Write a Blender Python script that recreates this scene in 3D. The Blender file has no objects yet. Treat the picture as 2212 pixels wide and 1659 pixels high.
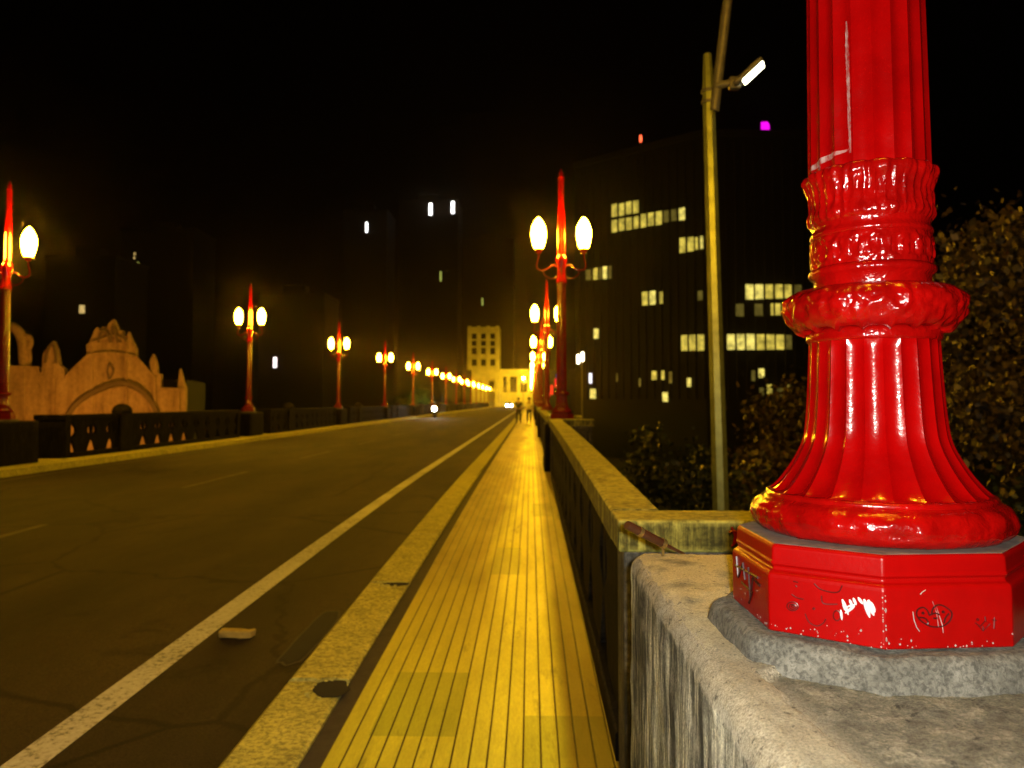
import bpy, bmesh, math, random
from mathutils import Vector, Matrix, noise
random.seed(7)
S = bpy.context.scene
COL = S.collection
PI = math.pi
R = math.radians

# ------------------------------------------------------------------ camera
PW = 2212.0
F = 1720.0
CAM = Vector((0, 0, 1.45))
YAW, PITCH = R(1.33), R(3.0)
SHY = -(F * math.tan(PITCH) - 38.5) / PW
fw = Vector((-math.sin(YAW) * math.cos(PITCH), math.cos(YAW) * math.cos(PITCH), math.sin(PITCH)))
rt = Vector((math.cos(YAW), math.sin(YAW), 0))
up = rt.cross(fw)


def ray(px, py):
    return fw + rt * ((px - 1106) / F) + up * ((829.5 - py) / F + SHY * PW / F)


def at(px, py, Y):
    d = ray(px, py)
    return CAM + d * (Y / d.y)


def on_plane(px, py, P, n):
    d = ray(px, py)
    return CAM + d * ((P - CAM).dot(n) / d.dot(n))


cd = bpy.data.cameras.new('camera')
cam = bpy.data.objects.new('camera', cd)
COL.objects.link(cam)
cd.sensor_width = 36
cd.lens = 36 * F / PW
cd.shift_y = SHY
cd.clip_end = 3000
cd.clip_start = 0.02
cd.dof.use_dof = True
cd.dof.focus_distance = 1.6
cd.dof.aperture_fstop = 5.0
cam.matrix_world = Matrix((
    (rt.x, up.x, -fw.x, CAM.x), (rt.y, up.y, -fw.y, CAM.y), (rt.z, up.z, -fw.z, CAM.z), (0, 0, 0, 1)))
S.camera = cam

# ------------------------------------------------------------------ materials


class NT:
    def __init__(s, name):
        s.m = bpy.data.materials.new(name)
        s.m.use_nodes = True
        s.t = s.m.node_tree
        s.p = s.t.nodes['Principled BSDF']
        s.tc = None

    def n(s, typ, **k):
        x = s.t.nodes.new(typ)
        for a, b in k.items():
            setattr(x, a, b)
        return x

    def l(s, a, b):
        s.t.links.new(a, b)

    def coord(s, scale=(1, 1, 1), kind='Object'):
        if s.tc is None:
            s.tc = s.n('ShaderNodeTexCoord')
        mp = s.n('ShaderNodeMapping')
        mp.inputs['Scale'].default_value = scale
        mp.inputs['Location'].default_value = (0.137, 0.291, 0.413)
        s.l(s.tc.outputs[kind], mp.inputs['Vector'])
        return mp.outputs[0]

    def noise(s, scale, detail=4, rough=0.6, vec=None, dist=0):
        x = s.n('ShaderNodeTexNoise')
        x.inputs['Scale'].default_value = scale
        x.inputs['Detail'].default_value = detail
        x.inputs['Roughness'].default_value = rough
        x.inputs['Distortion'].default_value = dist
        s.l(vec if vec is not None else s.coord(), x.inputs['Vector'])
        return x.outputs['Fac']

    def ramp(s, fac, stops):
        x = s.n('ShaderNodeValToRGB')
        el = x.color_ramp.elements
        while len(el) < len(stops):
            el.new(0.5)
        for e, (p, c) in zip(el, stops):
            e.position = p
            e.color = (*c, 1) if isinstance(c, tuple) else (c, c, c, 1)
        s.l(fac, x.inputs[0])
        return x.outputs[0]

    def mix(s, fac, a, b, mode='MIX'):
        x = s.n('ShaderNodeMix', data_type='RGBA', blend_type=mode)
        for i, v in ((0, fac), (6, a), (7, b)):
            if isinstance(v, (int, float)):
                x.inputs[i].default_value = v if i == 0 else (v, v, v, 1)
            elif isinstance(v, tuple):
                x.inputs[i].default_value = (*v, 1)
            else:
                s.l(v, x.inputs[i])
        return x.outputs[2]

    def math(s, op, a, b=0.0, c=0.0):
        x = s.n('ShaderNodeMath', operation=op)
        for i, v in enumerate((a, b, c)):
            if isinstance(v, (int, float)):
                x.inputs[i].default_value = v
            else:
                s.l(v, x.inputs[i])
        return x.outputs[0]

    def bump(s, h, strength=0.5, dist=0.01):
        b = s.n('ShaderNodeBump')
        b.inputs['Strength'].default_value = strength
        b.inputs['Distance'].default_value = dist
        s.l(h, b.inputs['Height'])
        s.l(b.outputs[0], s.p.inputs['Normal'])

    def base(s, v):
        if isinstance(v, tuple):
            s.p.inputs['Base Color'].default_value = (*v, 1)
        else:
            s.l(v, s.p.inputs['Base Color'])

    def rough(s, v):
        if isinstance(v, (int, float)):
            s.p.inputs['Roughness'].default_value = v
        else:
            s.l(v, s.p.inputs['Roughness'])

    def emit(s, col, st):
        if isinstance(col, tuple):
            s.p.inputs['Emission Color'].default_value = (*col, 1)
        else:
            s.l(col, s.p.inputs['Emission Color'])
        s.p.inputs['Emission Strength'].default_value = st


MATS = {}


def simple(name, c, rough=0.6, metal=0.0, var=0.35, sc=6.0, bump=0.0):
    if name in MATS:
        return MATS[name]
    t = NT(name)
    d = tuple(x * (1 - var) for x in c)
    t.base(t.ramp(t.noise(sc), [(0.3, d), (0.7, c)]))
    t.rough(rough)
    t.p.inputs['Metallic'].default_value = metal
    if bump:
        t.bump(t.noise(sc * 6), bump, 0.004)
    MATS[name] = t.m
    return t.m


def glow(name, c, st, var=0.0):
    if name in MATS:
        return MATS[name]
    t = NT(name)
    t.base(tuple(min(1, x) * 0.6 for x in c))
    t.rough(0.4)
    t.emit(c, st)
    MATS[name] = t.m
    return t.m


def m_red():
    t = NT('red gloss paint')
    t.base(t.ramp(t.noise(9, 5), [(0.3, (0.21, 0.0005, 0.0005)), (0.7, (0.30, 0.0008, 0.0008))]))
    t.rough(t.ramp(t.noise(14, 3), [(0.3, 0.12), (0.75, 0.26)]))
    h = t.math('ADD', t.math('MULTIPLY', t.noise(38, 3, 0.5), 0.7), t.math('MULTIPLY', t.noise(150, 2), 0.3))
    t.bump(h, 0.35, 0.004)
    t.p.inputs['Coat Weight'].default_value = 1.0
    t.p.inputs['Coat Roughness'].default_value = 0.10
    return t.m


def m_red_lumpy():
    t = NT('thick red paint on ornament')
    t.base(t.ramp(t.noise(16, 5), [(0.28, (0.16, 0.001, 0.0006)), (0.7, (0.30, 0.0015, 0.001))]))
    t.rough(0.16)
    h = t.math('ADD', t.noise(48, 3, 0.55, dist=0.8), t.math('MULTIPLY', t.noise(120, 2), 0.35))
    t.bump(h, 0.45, 0.006)
    return t.m


def m_concrete(name, dark, mid, light, streak=True, sc=1.0):
    t = NT(name)
    a = t.noise(5 * sc, 8, 0.7)
    b = t.noise(34 * sc, 6, 0.7, dist=0.4)
    c = t.ramp(a, [(0.32, dark), (0.5, mid), (0.68, light)])
    sp = t.ramp(b, [(0.40, 0.35), (0.56, 1.0)])
    c = t.mix(0.85, c, sp, 'MULTIPLY')
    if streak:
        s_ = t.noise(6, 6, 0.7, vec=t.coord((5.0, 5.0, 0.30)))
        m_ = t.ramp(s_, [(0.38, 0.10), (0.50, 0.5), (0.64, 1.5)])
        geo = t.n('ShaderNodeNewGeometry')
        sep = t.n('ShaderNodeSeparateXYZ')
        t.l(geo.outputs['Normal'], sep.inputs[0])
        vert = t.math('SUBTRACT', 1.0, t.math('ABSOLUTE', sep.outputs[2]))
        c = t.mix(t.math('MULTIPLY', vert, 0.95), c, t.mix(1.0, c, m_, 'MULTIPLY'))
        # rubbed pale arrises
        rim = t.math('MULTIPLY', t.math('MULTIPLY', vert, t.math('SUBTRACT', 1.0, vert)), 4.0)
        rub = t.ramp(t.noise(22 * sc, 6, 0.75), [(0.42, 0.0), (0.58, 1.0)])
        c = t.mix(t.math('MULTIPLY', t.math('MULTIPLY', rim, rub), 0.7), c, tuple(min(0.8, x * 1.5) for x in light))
    t.base(c)
    t.rough(0.88)
    h = t.math('ADD', t.noise(70 * sc, 5, 0.7), t.math('MULTIPLY', a, 1.2))
    t.bump(h, 0.8, 0.006)
    return t.m


def m_asphalt():
    t = NT('asphalt')
    geo = t.n('ShaderNodeNewGeometry')
    P_ = geo.outputs['Position']
    a = t.noise(0.9, 6, 0.65, vec=t.coord((1, 0.3, 1)))
    b = t.noise(70, 5, 0.8)
    c = t.ramp(a, [(0.32, (0.014, 0.0095, 0.0055)), (0.68, (0.050, 0.034, 0.018))])
    c = t.mix(0.9, c, t.ramp(b, [(0.34, 0.35), (0.64, 1.7)]), 'MULTIPLY')
    sep = t.n('ShaderNodeSeparateXYZ')
    t.l(P_, sep.inputs[0])
    tr = t.math('ABSOLUTE', t.math('SINE', t.math('MULTIPLY', t.math('ADD', sep.outputs[0], 0.4), 1.75)))
    c = t.mix(0.45, c, t.ramp(tr, [(0.15, 0.5), (0.75, 1.0)]), 'MULTIPLY')
    vo = t.n('ShaderNodeTexVoronoi', feature='DISTANCE_TO_EDGE')
    vo.inputs['Scale'].default_value = 0.42
    wv = t.mix(0.22, P_, t.noise(3.0, 4, 0.6))
    t.l(wv, vo.inputs['Vector'])
    c = t.mix(0.75, c, t.ramp(vo.outputs['Distance'], [(0.004, 0.15), (0.012, 1.0)]), 'MULTIPLY')
    oil = t.ramp(t.noise(1.7, 5, 0.7), [(0.30, 0.35), (0.42, 1.0)])
    c = t.mix(0.8, c, oil, 'MULTIPLY')
    t.base(c)
    t.rough(0.84)
    t.p.inputs['Specular IOR Level'].default_value = 0.25
    t.bump(b, 1.0, 0.010)
    return t.m


def m_linepaint():
    t = NT('worn road paint')
    b = t.noise(28, 6, 0.75)
    w = t.noise(1.6, 4, 0.6)
    k = t.math('ADD', b, t.math('MULTIPLY', w, 0.45))
    t.base(t.ramp(k, [(0.55, (0.09, 0.085, 0.075)), (0.70, (0.52, 0.53, 0.58)), (0.95, (0.66, 0.68, 0.76))]))
    t.rough(0.75)
    t.bump(b, 0.5, 0.004)
    return t.m


def m_paving():
    """long narrow boards laid along the walkway, dark joints, repaired patches"""
    t = NT('striped paving')
    tc = t.n('ShaderNodeNewGeometry')
    sep = t.n('ShaderNodeSeparateXYZ')
    t.l(tc.outputs['Position'], sep.inputs[0])
    X, Y = sep.outputs[0], sep.outputs[1]
    rot = t.n('ShaderNodeMapping')
    rot.inputs['Location'].default_value = (0.21, 0.47, 0.33)
    rot.inputs['Rotation'].default_value = (0.55, 0.38, 0.7)
    rot.inputs['Scale'].default_value = (1.0, 0.22, 1.0)
    t.l(tc.outputs['Position'], rot.inputs['Vector'])
    NP = rot.outputs[0]
    wob = t.math('MULTIPLY', t.math('SUBTRACT', t.noise(1.3, 2, vec=NP), 0.5), 0.012)
    u = t.math('DIVIDE', t.math('ADD', t.math('ADD', X, 0.93), wob), 0.0815)
    fr = t.math('FRACT', u)
    dist = t.math('ABSOLUTE', t.math('SUBTRACT', fr, 0.5))
    joint = t.n('ShaderNodeMapRange')
    joint.inputs[1].default_value = 0.425
    joint.inputs[2].default_value = 0.475
    t.l(dist, joint.inputs[0])
    idx = t.math('FLOOR', u)
    cell = t.n('ShaderNodeCombineXYZ')
    t.l(idx, cell.inputs[0])
    wn = t.n('ShaderNodeTexWhiteNoise')
    t.l(cell.outputs[0], wn.inputs['Vector'])
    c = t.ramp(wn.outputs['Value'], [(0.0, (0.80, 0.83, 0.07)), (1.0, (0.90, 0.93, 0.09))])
    grime = t.ramp(t.noise(2.2, 6, 0.65, vec=NP), [(0.30, 0.62), (0.58, 1.05)])
    c = t.mix(1.0, c, grime, 'MULTIPLY')
    fine = t.ramp(t.noise(90, 4, 0.7, vec=NP), [(0.3, 0.86), (0.7, 1.08)])
    c = t.mix(1.0, c, fine, 'MULTIPLY')

    def patch(x0, x1, y0, y1):
        a = t.math('MULTIPLY', t.math('GREATER_THAN', X, x0), t.math('LESS_THAN', X, x1))
        b = t.math('MULTIPLY', t.math('GREATER_THAN', Y, y0), t.math('LESS_THAN', Y, y1))
        return t.math('MULTIPLY', a, b)
    pm = patch(-0.78, -0.36, 3.9, 4.75)
    pm = t.math('MAXIMUM', pm, patch(-0.03, 0.37, 3.55, 4.15))
    pm = t.math('MAXIMUM', pm, patch(-0.35, -0.1, 7.2, 8.4))
    pm = t.math('MAXIMUM', pm, patch(0.02, 0.28, 10.5, 11.7))
    c = t.mix(t.math('MULTIPLY', pm, 0.8), c, t.mix(1.0, c, (0.62, 0.70, 0.62), 'MULTIPLY'))
    # gutter side browned in colour: dimmer light beside the glare strip, painted in
    dl = t.n('ShaderNodeMapRange')
    dl.inputs[1].default_value = -0.14
    dl.inputs[2].default_value = -0.42
    t.l(t.math('ADD', X, t.math('MULTIPLY', t.math('SUBTRACT', t.noise(0.8, 4, 0.6, vec=NP), 0.5), 0.9)), dl.inputs[0])
    yy = t.n('ShaderNodeMapRange')
    yy.inputs[1].default_value = 4.6
    yy.inputs[2].default_value = 8.5
    yy.inputs[3].default_value = 0.25
    t.l(t.math('ADD', Y, t.math('MULTIPLY', t.noise(0.9, 4, 0.6, vec=NP), 1.5)), yy.inputs[0])
    c = t.mix(t.math('MULTIPLY', t.math('MULTIPLY', dl.outputs[0], yy.outputs[0]), 0.95), c, t.mix(1.0, c, (0.36, 0.24, 0.15), 'MULTIPLY'))
    spots = t.ramp(t.noise(5.5, 6, 0.72, vec=NP), [(0.30, 0.45), (0.40, 1.0)])
    c = t.mix(0.8, c, spots, 'MULTIPLY')
    # shadow of the parapet painted as a brown band beside the wall
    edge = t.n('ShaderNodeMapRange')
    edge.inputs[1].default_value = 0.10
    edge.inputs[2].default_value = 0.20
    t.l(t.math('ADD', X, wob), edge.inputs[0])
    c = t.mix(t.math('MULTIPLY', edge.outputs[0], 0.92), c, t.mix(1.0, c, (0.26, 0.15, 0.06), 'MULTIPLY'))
    c = t.mix(joint.outputs[0], c, (0.020, 0.013, 0.006))
    t.base(c)
    t.rough(t.ramp(t.noise(7, 4, vec=NP), [(0.3, 0.44), (0.7, 0.60)]))
    h = t.math('ADD', t.math('MULTIPLY', joint.outputs[0], -1.0), t.math('MULTIPLY', t.noise(60, 4, vec=NP), 0.15))
    t.bump(h, 0.7, 0.006)
    return t.m


def m_leaf(name, a, b):
    t = NT(name)
    oi = t.n('ShaderNodeNewGeometry')
    c = t.ramp(oi.outputs['Random Per Island'], [(0.0, a), (1.0, b)])
    t.base(c)
    t.rough(0.5)
    return t.m


def m_window(name, c, st, blinds=True):
    t = NT(name)
    t.base((0.1, 0.1, 0.08))
    t.rough(0.3)
    geo = t.n('ShaderNodeNewGeometry')
    v = t.ramp(t.noise(0.9, 4, 0.6, vec=geo.outputs['Position']), [(0.32, 0.30), (0.62, 1.0)])
    if blinds:
        w = t.n('ShaderNodeTexWave', wave_type='BANDS', bands_direction='Z')
        w.inputs['Scale'].default_value = 0.9
        w.inputs['Distortion'].default_value = 0.6
        t.l(geo.outputs['Position'], w.inputs['Vector'])
        v = t.mix(0.5, v, t.ramp(w.outputs['Fac'], [(0.2, 0.45), (0.8, 1.0)]), 'MULTIPLY')
    t.emit(t.mix(1.0, v, c, 'MULTIPLY'), st)
    return t.m


RED = m_red()
REDL = m_red_lumpy()
REDP = simple('flat red plinth paint', (0.27, 0.0008, 0.0006), 0.30, var=0.16, sc=14, bump=0.12)
REDP.node_tree.nodes['Principled BSDF'].inputs['Specular IOR Level'].default_value = 0.22


def m_pier():
    t = NT('old pier concrete')
    geo = t.n('ShaderNodeNewGeometry')
    sep = t.n('ShaderNodeSeparateXYZ')
    t.l(geo.outputs['Normal'], sep.inputs[0])
    tcs = t.n('ShaderNodeTexCoord')
    ps = t.n('ShaderNodeSeparateXYZ')
    t.l(tcs.outputs['Object'], ps.inputs[0])
    up_ = t.math('MAXIMUM', sep.outputs[2], 0.0)
    fine = t.noise(95, 6, 0.78)
    mid = t.noise(17, 7, 0.75, dist=0.3)
    big = t.noise(4.5, 5, 0.6)
    top = t.ramp(mid, [(0.36, (0.075, 0.072, 0.048)), (0.52, (0.16, 0.155, 0.112)), (0.64, (0.30, 0.285, 0.21))])
    top = t.mix(0.7, top, t.ramp(fine, [(0.34, 0.45), (0.62, 1.35)]), 'MULTIPLY')
    # vertical run marks on the side
    st = t.noise(4.0, 8, 0.78, vec=t.coord((3.4, 3.4, 0.34)), dist=0.35)
    side = t.ramp(st, [(0.40, (0.012, 0.012, 0.009)), (0.47, (0.09, 0.09, 0.07)), (0.52, (0.32, 0.31, 0.24)), (0.59, (0.75, 0.72, 0.58))])
    side = t.mix(0.75, side, t.ramp(fine, [(0.33, 0.35), (0.62, 1.4)]), 'MULTIPLY')
    side = t.mix(0.8, side, t.ramp(big, [(0.38, 0.30), (0.52, 1.3)]), 'MULTIPLY')
    k = t.n('ShaderNodeMapRange')
    k.inputs[1].default_value = 0.12
    k.inputs[2].default_value = 0.55
    t.l(t.math('ADD', up_, t.math('MULTIPLY', t.math('SUBTRACT', mid, 0.5), 0.5)), k.inputs[0])
    c = t.mix(k.outputs[0], side, top)
    # rubbed pale arris
    rim = t.math('MULTIPLY', t.math('MULTIPLY', up_, t.math('SUBTRACT', 1.0, up_)), 4.0)
    rub = t.ramp(t.noise(30, 7, 0.8), [(0.40, 0.0), (0.56, 1.0)])
    c = t.mix(t.math('MULTIPLY', t.math('MINIMUM', t.math('MULTIPLY', rim, 1.6), 1.0), t.math('MULTIPLY', rub, 0.9)), c, (0.52, 0.48, 0.38))
    # back corner plaster with lamp and flash light painted in; paler outer margin
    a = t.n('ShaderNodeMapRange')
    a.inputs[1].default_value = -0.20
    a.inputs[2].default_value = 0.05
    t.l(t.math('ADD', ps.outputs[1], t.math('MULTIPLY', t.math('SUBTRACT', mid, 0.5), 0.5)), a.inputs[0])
    lit_skim = t.math('MULTIPLY', t.math('MULTIPLY', a.outputs[0], t.math('GREATER_THAN', up_, 0.8)), t.ramp(t.noise(7, 5, 0.6), [(0.34, 0.15), (0.5, 1.0)]))
    c = t.mix(t.math('MULTIPLY', lit_skim, 0.95), c, (0.66, 0.58, 0.32))
    b = t.n('ShaderNodeMapRange')
    b.inputs[1].default_value = -0.29
    b.inputs[2].default_value = -0.33
    t.l(t.math('ADD', t.math('ADD', ps.outputs[0], t.math('MULTIPLY', ps.outputs[1], 0.10)), t.math('MULTIPLY', t.math('SUBTRACT', mid, 0.5), 0.10)), b.inputs[0])
    c = t.mix(t.math('MULTIPLY', t.math('MULTIPLY', b.outputs[0], k.outputs[0]), 0.55), c, (0.44, 0.41, 0.30))
    grit = t.noise(240, 4, 0.8)
    c = t.mix(0.8, c, t.ramp(grit, [(0.36, 0.45), (0.60, 1.25)]), 'MULTIPLY')
    pit = t.ramp(t.noise(60, 3, 0.6), [(0.30, 0.25), (0.38, 1.0)])
    c = t.mix(0.8, c, pit, 'MULTIPLY')
    t.base(c)
    t.rough(0.9)
    h = t.math('ADD', t.math('ADD', t.math('MULTIPLY', fine, 0.8), t.math('MULTIPLY', mid, 0.5)), t.math('MULTIPLY', grit, 0.4))
    t.bump(h, 1.0, 0.006)
    return t.m


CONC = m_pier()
CONC_PAD = m_concrete('mottled grey concrete pad', (0.085, 0.082, 0.066), (0.155, 0.15, 0.123), (0.25, 0.24, 0.20), streak=False, sc=3.4)
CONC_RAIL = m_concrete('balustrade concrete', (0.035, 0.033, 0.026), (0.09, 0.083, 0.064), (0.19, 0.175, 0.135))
RAIL_SHADED = m_concrete('shaded balustrade concrete', (0.006, 0.005, 0.004), (0.013, 0.011, 0.008), (0.026, 0.022, 0.016))  # concrete darkened in colour for faces the lamps leave in shade
RAIL_SHADED.node_tree.nodes['Principled BSDF'].inputs['Specular IOR Level'].default_value = 0.08
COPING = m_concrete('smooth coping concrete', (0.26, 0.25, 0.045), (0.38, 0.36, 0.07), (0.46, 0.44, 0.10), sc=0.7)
ASPH = m_asphalt()
LINE = m_linepaint()
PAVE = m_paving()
LINE_OLD = simple('nearly worn off road paint', (0.10, 0.08, 0.05), 0.85, var=0.75, sc=3)
KERB = m_concrete('kerb stone', (0.42, 0.40, 0.10), (0.60, 0.58, 0.14), (0.74, 0.72, 0.19), streak=False)
GROOVE = simple('gutter dirt', (0.055, 0.045, 0.032), 0.95, sc=9, bump=0.6)
DARK = simple('painted hollow shade', (0.012, 0.011, 0.010), 0.95)
STEEL = simple('galvanised steel', (0.34, 0.38, 0.12), 0.42, 0.55, 0.4, 5, 0.15)
STEELD = simple('weathered steel arm', (0.20, 0.19, 0.16), 0.55, 0.4, 0.4, 8, 0.2)
EARTH = simple('dark earth', (0.05, 0.045, 0.03), 0.95, sc=0.3)


def m_globe():
    t = NT('sodium lit lamp globe')
    t.base((0.5, 0.4, 0.2))
    t.rough(0.3)
    t.emit((1.0, 0.50, 0.014), 390)
    return t.m


GLOBE = m_globe()
LEDM = glow('white LED panel', (1.0, 0.97, 0.62), 14)
HEAD = glow('white headlight', (0.90, 0.97, 1.0), 160)
BARK = simple('bark', (0.09, 0.07, 0.045), 0.9, sc=12, bump=0.6)
LEAF = m_leaf('olive leaves', (0.018, 0.014, 0.003), (0.105, 0.068, 0.014))
LEAF2 = m_leaf('green leaves', (0.006, 0.011, 0.003), (0.028, 0.042, 0.010))
WDARK = simple('dark facade', (0.006, 0.005, 0.0045), 0.8, sc=0.2)
WDARK2 = simple('brown grey facade', (0.012, 0.009, 0.007), 0.85, sc=0.15)
GLASSD = simple('dark window glass', (0.012, 0.013, 0.016), 0.12, sc=1)
CREAM = simple('cream render', (0.70, 0.66, 0.30), 0.8, sc=0.5)
def m_plaster():
    t = NT('pale plaster')
    v = t.noise(0.9, 6, 0.7, vec=t.coord((1.6, 1.6, 0.25)))
    c = t.ramp(v, [(0.34, (0.26, 0.17, 0.10)), (0.50, (0.46, 0.32, 0.19)), (0.66, (0.56, 0.41, 0.26))])
    c = t.mix(0.5, c, t.ramp(t.noise(5, 5, 0.7), [(0.36, 0.5), (0.6, 1.1)]), 'MULTIPLY')
    t.base(c)
    t.rough(0.9)
    t.bump(t.noise(9, 5, 0.7), 0.6, 0.04)
    return t.m


CHURCH = m_plaster()
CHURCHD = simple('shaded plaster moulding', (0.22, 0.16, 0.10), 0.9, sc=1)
SKIN = simple('skin', (0.42, 0.26, 0.18), 0.55)
HAIR = simple('dark hair', (0.02, 0.015, 0.012), 0.6)
CHIP = simple('chipped bare primer', (0.36, 0.29, 0.26), 0.7, var=0.45, sc=60)


def m_scr():
    t = NT('scuffed paint')
    k = t.noise(75, 5, 0.75, vec=t.coord((1, 1, 0.35)))
    t.base(t.ramp(k, [(0.40, (0.24, 0.004, 0.004)), (0.52, (0.30, 0.13, 0.12)), (0.70, (0.40, 0.29, 0.27))]))
    t.rough(0.6)
    return t.m


SCUFF = m_scr()
DUST = simple('grey dust on paint', (0.17, 0.12, 0.10), 0.9, var=0.6, sc=30)
INK = simple('black marker ink', (0.03, 0.002, 0.002), 0.4)
INKF = simple('faded marker ink', (0.085, 0.002, 0.002), 0.4)
GLAREP = simple('painted flash glare', (0.62, 0.60, 0.62), 0.15, var=0.1)  # white standing in for the flash's reflection on glossy red
RODM = simple('brown varnished rod', (0.085, 0.030, 0.012), 0.3, sc=20)
BRASS = simple('brass band', (0.60, 0.42, 0.13), 0.3, 0.8)

# ------------------------------------------------------------------ mesh builder


class MB:
    def __init__(s):
        s.v = []
        s.f = []

    def add(s, vs, fs):
        o = len(s.v)
        s.v += [tuple(x) for x in vs]
        s.f += [tuple(i + o for i in f) for f in fs]
        return s

    def box(s, x0, x1, y0, y1, z0, z1, M=None):
        vs = [Vector((x, y, z)) for z in (z0, z1) for y in (y0, y1) for x in (x0, x1)]
        if M is not None:
            vs = [M @ v for v in vs]
        return s.add(vs, [(0, 2, 3, 1), (4, 5, 7, 6), (0, 1, 5, 4), (2, 6, 7, 3), (0, 4, 6, 2), (1, 3, 7, 5)])

    def rbox(s, x0, x1, y0, y1, z0, z1, r=0.03, n=10, amp=0.0, fr=6.0, M=None, taper=0.0):
        """box with rounded, slightly worn edges"""
        c = Vector(((x0 + x1) / 2, (y0 + y1) / 2, (z0 + z1) / 2))
        h = Vector(((x1 - x0) / 2, (y1 - y0) / 2, (z1 - z0) / 2))
        inn = Vector((max(h.x - r, 0), max(h.y - r, 0), max(h.z - r, 0)))
        g = [1 - (1 - t) ** 1 for t in [i / n for i in range(n + 1)]]

        def warp(t, hh):
            # concentrate samples near the edges
            return (2 * t - 1)
        for ax in range(3):
            a, b = (ax + 1) % 3, (ax + 2) % 3
            for sg in (-1, 1):
                vs, fs = [], []
                ta = edge_samples(h[a], r, n)
                tb = edge_samples(h[b], r, n)
                for i in ta:
                    for j in tb:
                        p = Vector((0, 0, 0))
                        p[ax] = sg * h[ax]
                        p[a] = i
                        p[b] = j
                        q = Vector([max(-inn[k], min(inn[k], p[k])) for k in range(3)])
                        d = p - q
                        if d.length > 1e-9:
                            d.normalize()
                            p = q + d * r
                        w = p + c
                        if taper:
                            k = 1 + taper * (z1 - w.z)
                            w.x = c.x + (w.x - c.x) * k
                            w.y = c.y + (w.y - c.y) * k
                        if amp:
                            nn = d if d.length > 1e-9 else Vector((0, 0, 0))
                            w = w + nn * (amp * (noise.fractal(w * fr, 1.0, 2.1, 4)))
                        vs.append(M @ w if M is not None else w)
                m = len(tb)
                for i in range(len(ta) - 1):
                    for j in range(m - 1):
                        q = (i * m + j, (i + 1) * m + j, (i + 1) * m + j + 1, i * m + j + 1)
                        fs.append(q if sg > 0 else q[::-1])
                s.add(vs, fs)
        return s

    def lathe(s, prof, n=48, fn=None, c=(0, 0, 0), rot=0.0, close=False):
        vs, fs = [], []
        for k, (r, z) in enumerate(prof):
            for i in range(n):
                th = 2 * PI * i / n + rot
                rr = fn(th, z, r, k / max(1, len(prof) - 1)) if fn else r
                zz = z
                if isinstance(rr, tuple):
                    rr, zz = rr
                vs.append((c[0] + rr * math.cos(th), c[1] + rr * math.sin(th), c[2] + zz))
        for k in range(len(prof) - 1):
            for i in range(n):
                j = (i + 1) % n
                fs.append((k * n + i, k * n + j, (k + 1) * n + j, (k + 1) * n + i))
        fs.append(tuple(range((len(prof) - 1) * n, len(prof) * n)))
        fs.append(tuple(reversed(range(n))))
        return s.add(vs, fs)

    def tube(s, pts, r, n=8):
        pts = [Vector(p) for p in pts]
        rs = r if isinstance(r, (list, tuple)) else [r] * len(pts)
        vs, fs = [], []
        pu = None
        for i, p in enumerate(pts):
            d = (pts[min(i + 1, len(pts) - 1)] - pts[max(i - 1, 0)]).normalized()
            ref = pu if pu is not None else (Vector((0, 0, 1)) if abs(d.z) < 0.9 else Vector((1, 0, 0)))
            a = d.cross(ref)
            if a.length < 1e-6:
                a = d.cross(Vector((0, 1, 0.3)))
            a.normalize()
            b = a.cross(d).normalized()
            pu = b
            for k in range(n):
                th = 2 * PI * k / n
                vs.append(p + (a * math.cos(th) + b * math.sin(th)) * rs[i])
        for i in range(len(pts) - 1):
            for k in range(n):
                j = (k + 1) % n
                fs.append((i * n + k, (i + 1) * n + k, (i + 1) * n + j, i * n + j))
        fs.append(tuple(range(n)))
        fs.append(tuple(reversed(range((len(pts) - 1) * n, len(pts) * n))))
        return s.add(vs, fs)

    def prism(s, poly, M, depth):
        """2-D outline (u, w) extruded along the frame's third axis"""
        n = len(poly)
        vs = [M @ Vector((u, 0, w)) for u, w in poly] + [M @ Vector((u, depth, w)) for u, w in poly]
        fs = [tuple(range(n)), tuple(reversed(range(n, 2 * n)))]
        for i in range(n):
            j = (i + 1) % n
            fs.append((j, i, i + n, j + n))
        return s.add(vs, fs)

    def strip(s, x0, x1, y0, y1, zo, step=1.0, nx=1):
        ny = max(1, int(math.ceil((min(y1, 24) - y0) / step))) if y0 < 24 else 1
        ys = [y0 + (min(y1, 24) - y0) * i / ny for i in range(ny + 1)] if y0 < 24 else [y0]
        if y1 > 24 or y0 >= 24:
            ys.append(y1)
        vs = []
        for y in ys:
            vs += [(x0, y, zc(y) + zo), (x1, y, zc(y) + zo)]
        return s.add(vs, [(2 * i, 2 * i + 1, 2 * i + 3, 2 * i + 2) for i in range(len(ys) - 1)])

    def build(s, name, mat, parent=None, smooth=None, loc=None):
        me = bpy.data.meshes.new(name)
        me.from_pydata(s.v, [], s.f)
        bm = bmesh.new()
        bm.from_mesh(me)
        bmesh.ops.remove_doubles(bm, verts=bm.verts, dist=1e-5)
        bmesh.ops.recalc_face_normals(bm, faces=bm.faces)
        bm.to_mesh(me)
        bm.free()
        if smooth is not None:
            for p in me.polygons:
                p.use_smooth = True
            me.set_sharp_from_angle(angle=R(smooth))
        me.materials.append(mat)
        o = bpy.data.objects.new(name, me)
        COL.objects.link(o)
        if loc is not None:
            o.location = loc
        if parent is not None:
            o.parent = parent
        return o


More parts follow.
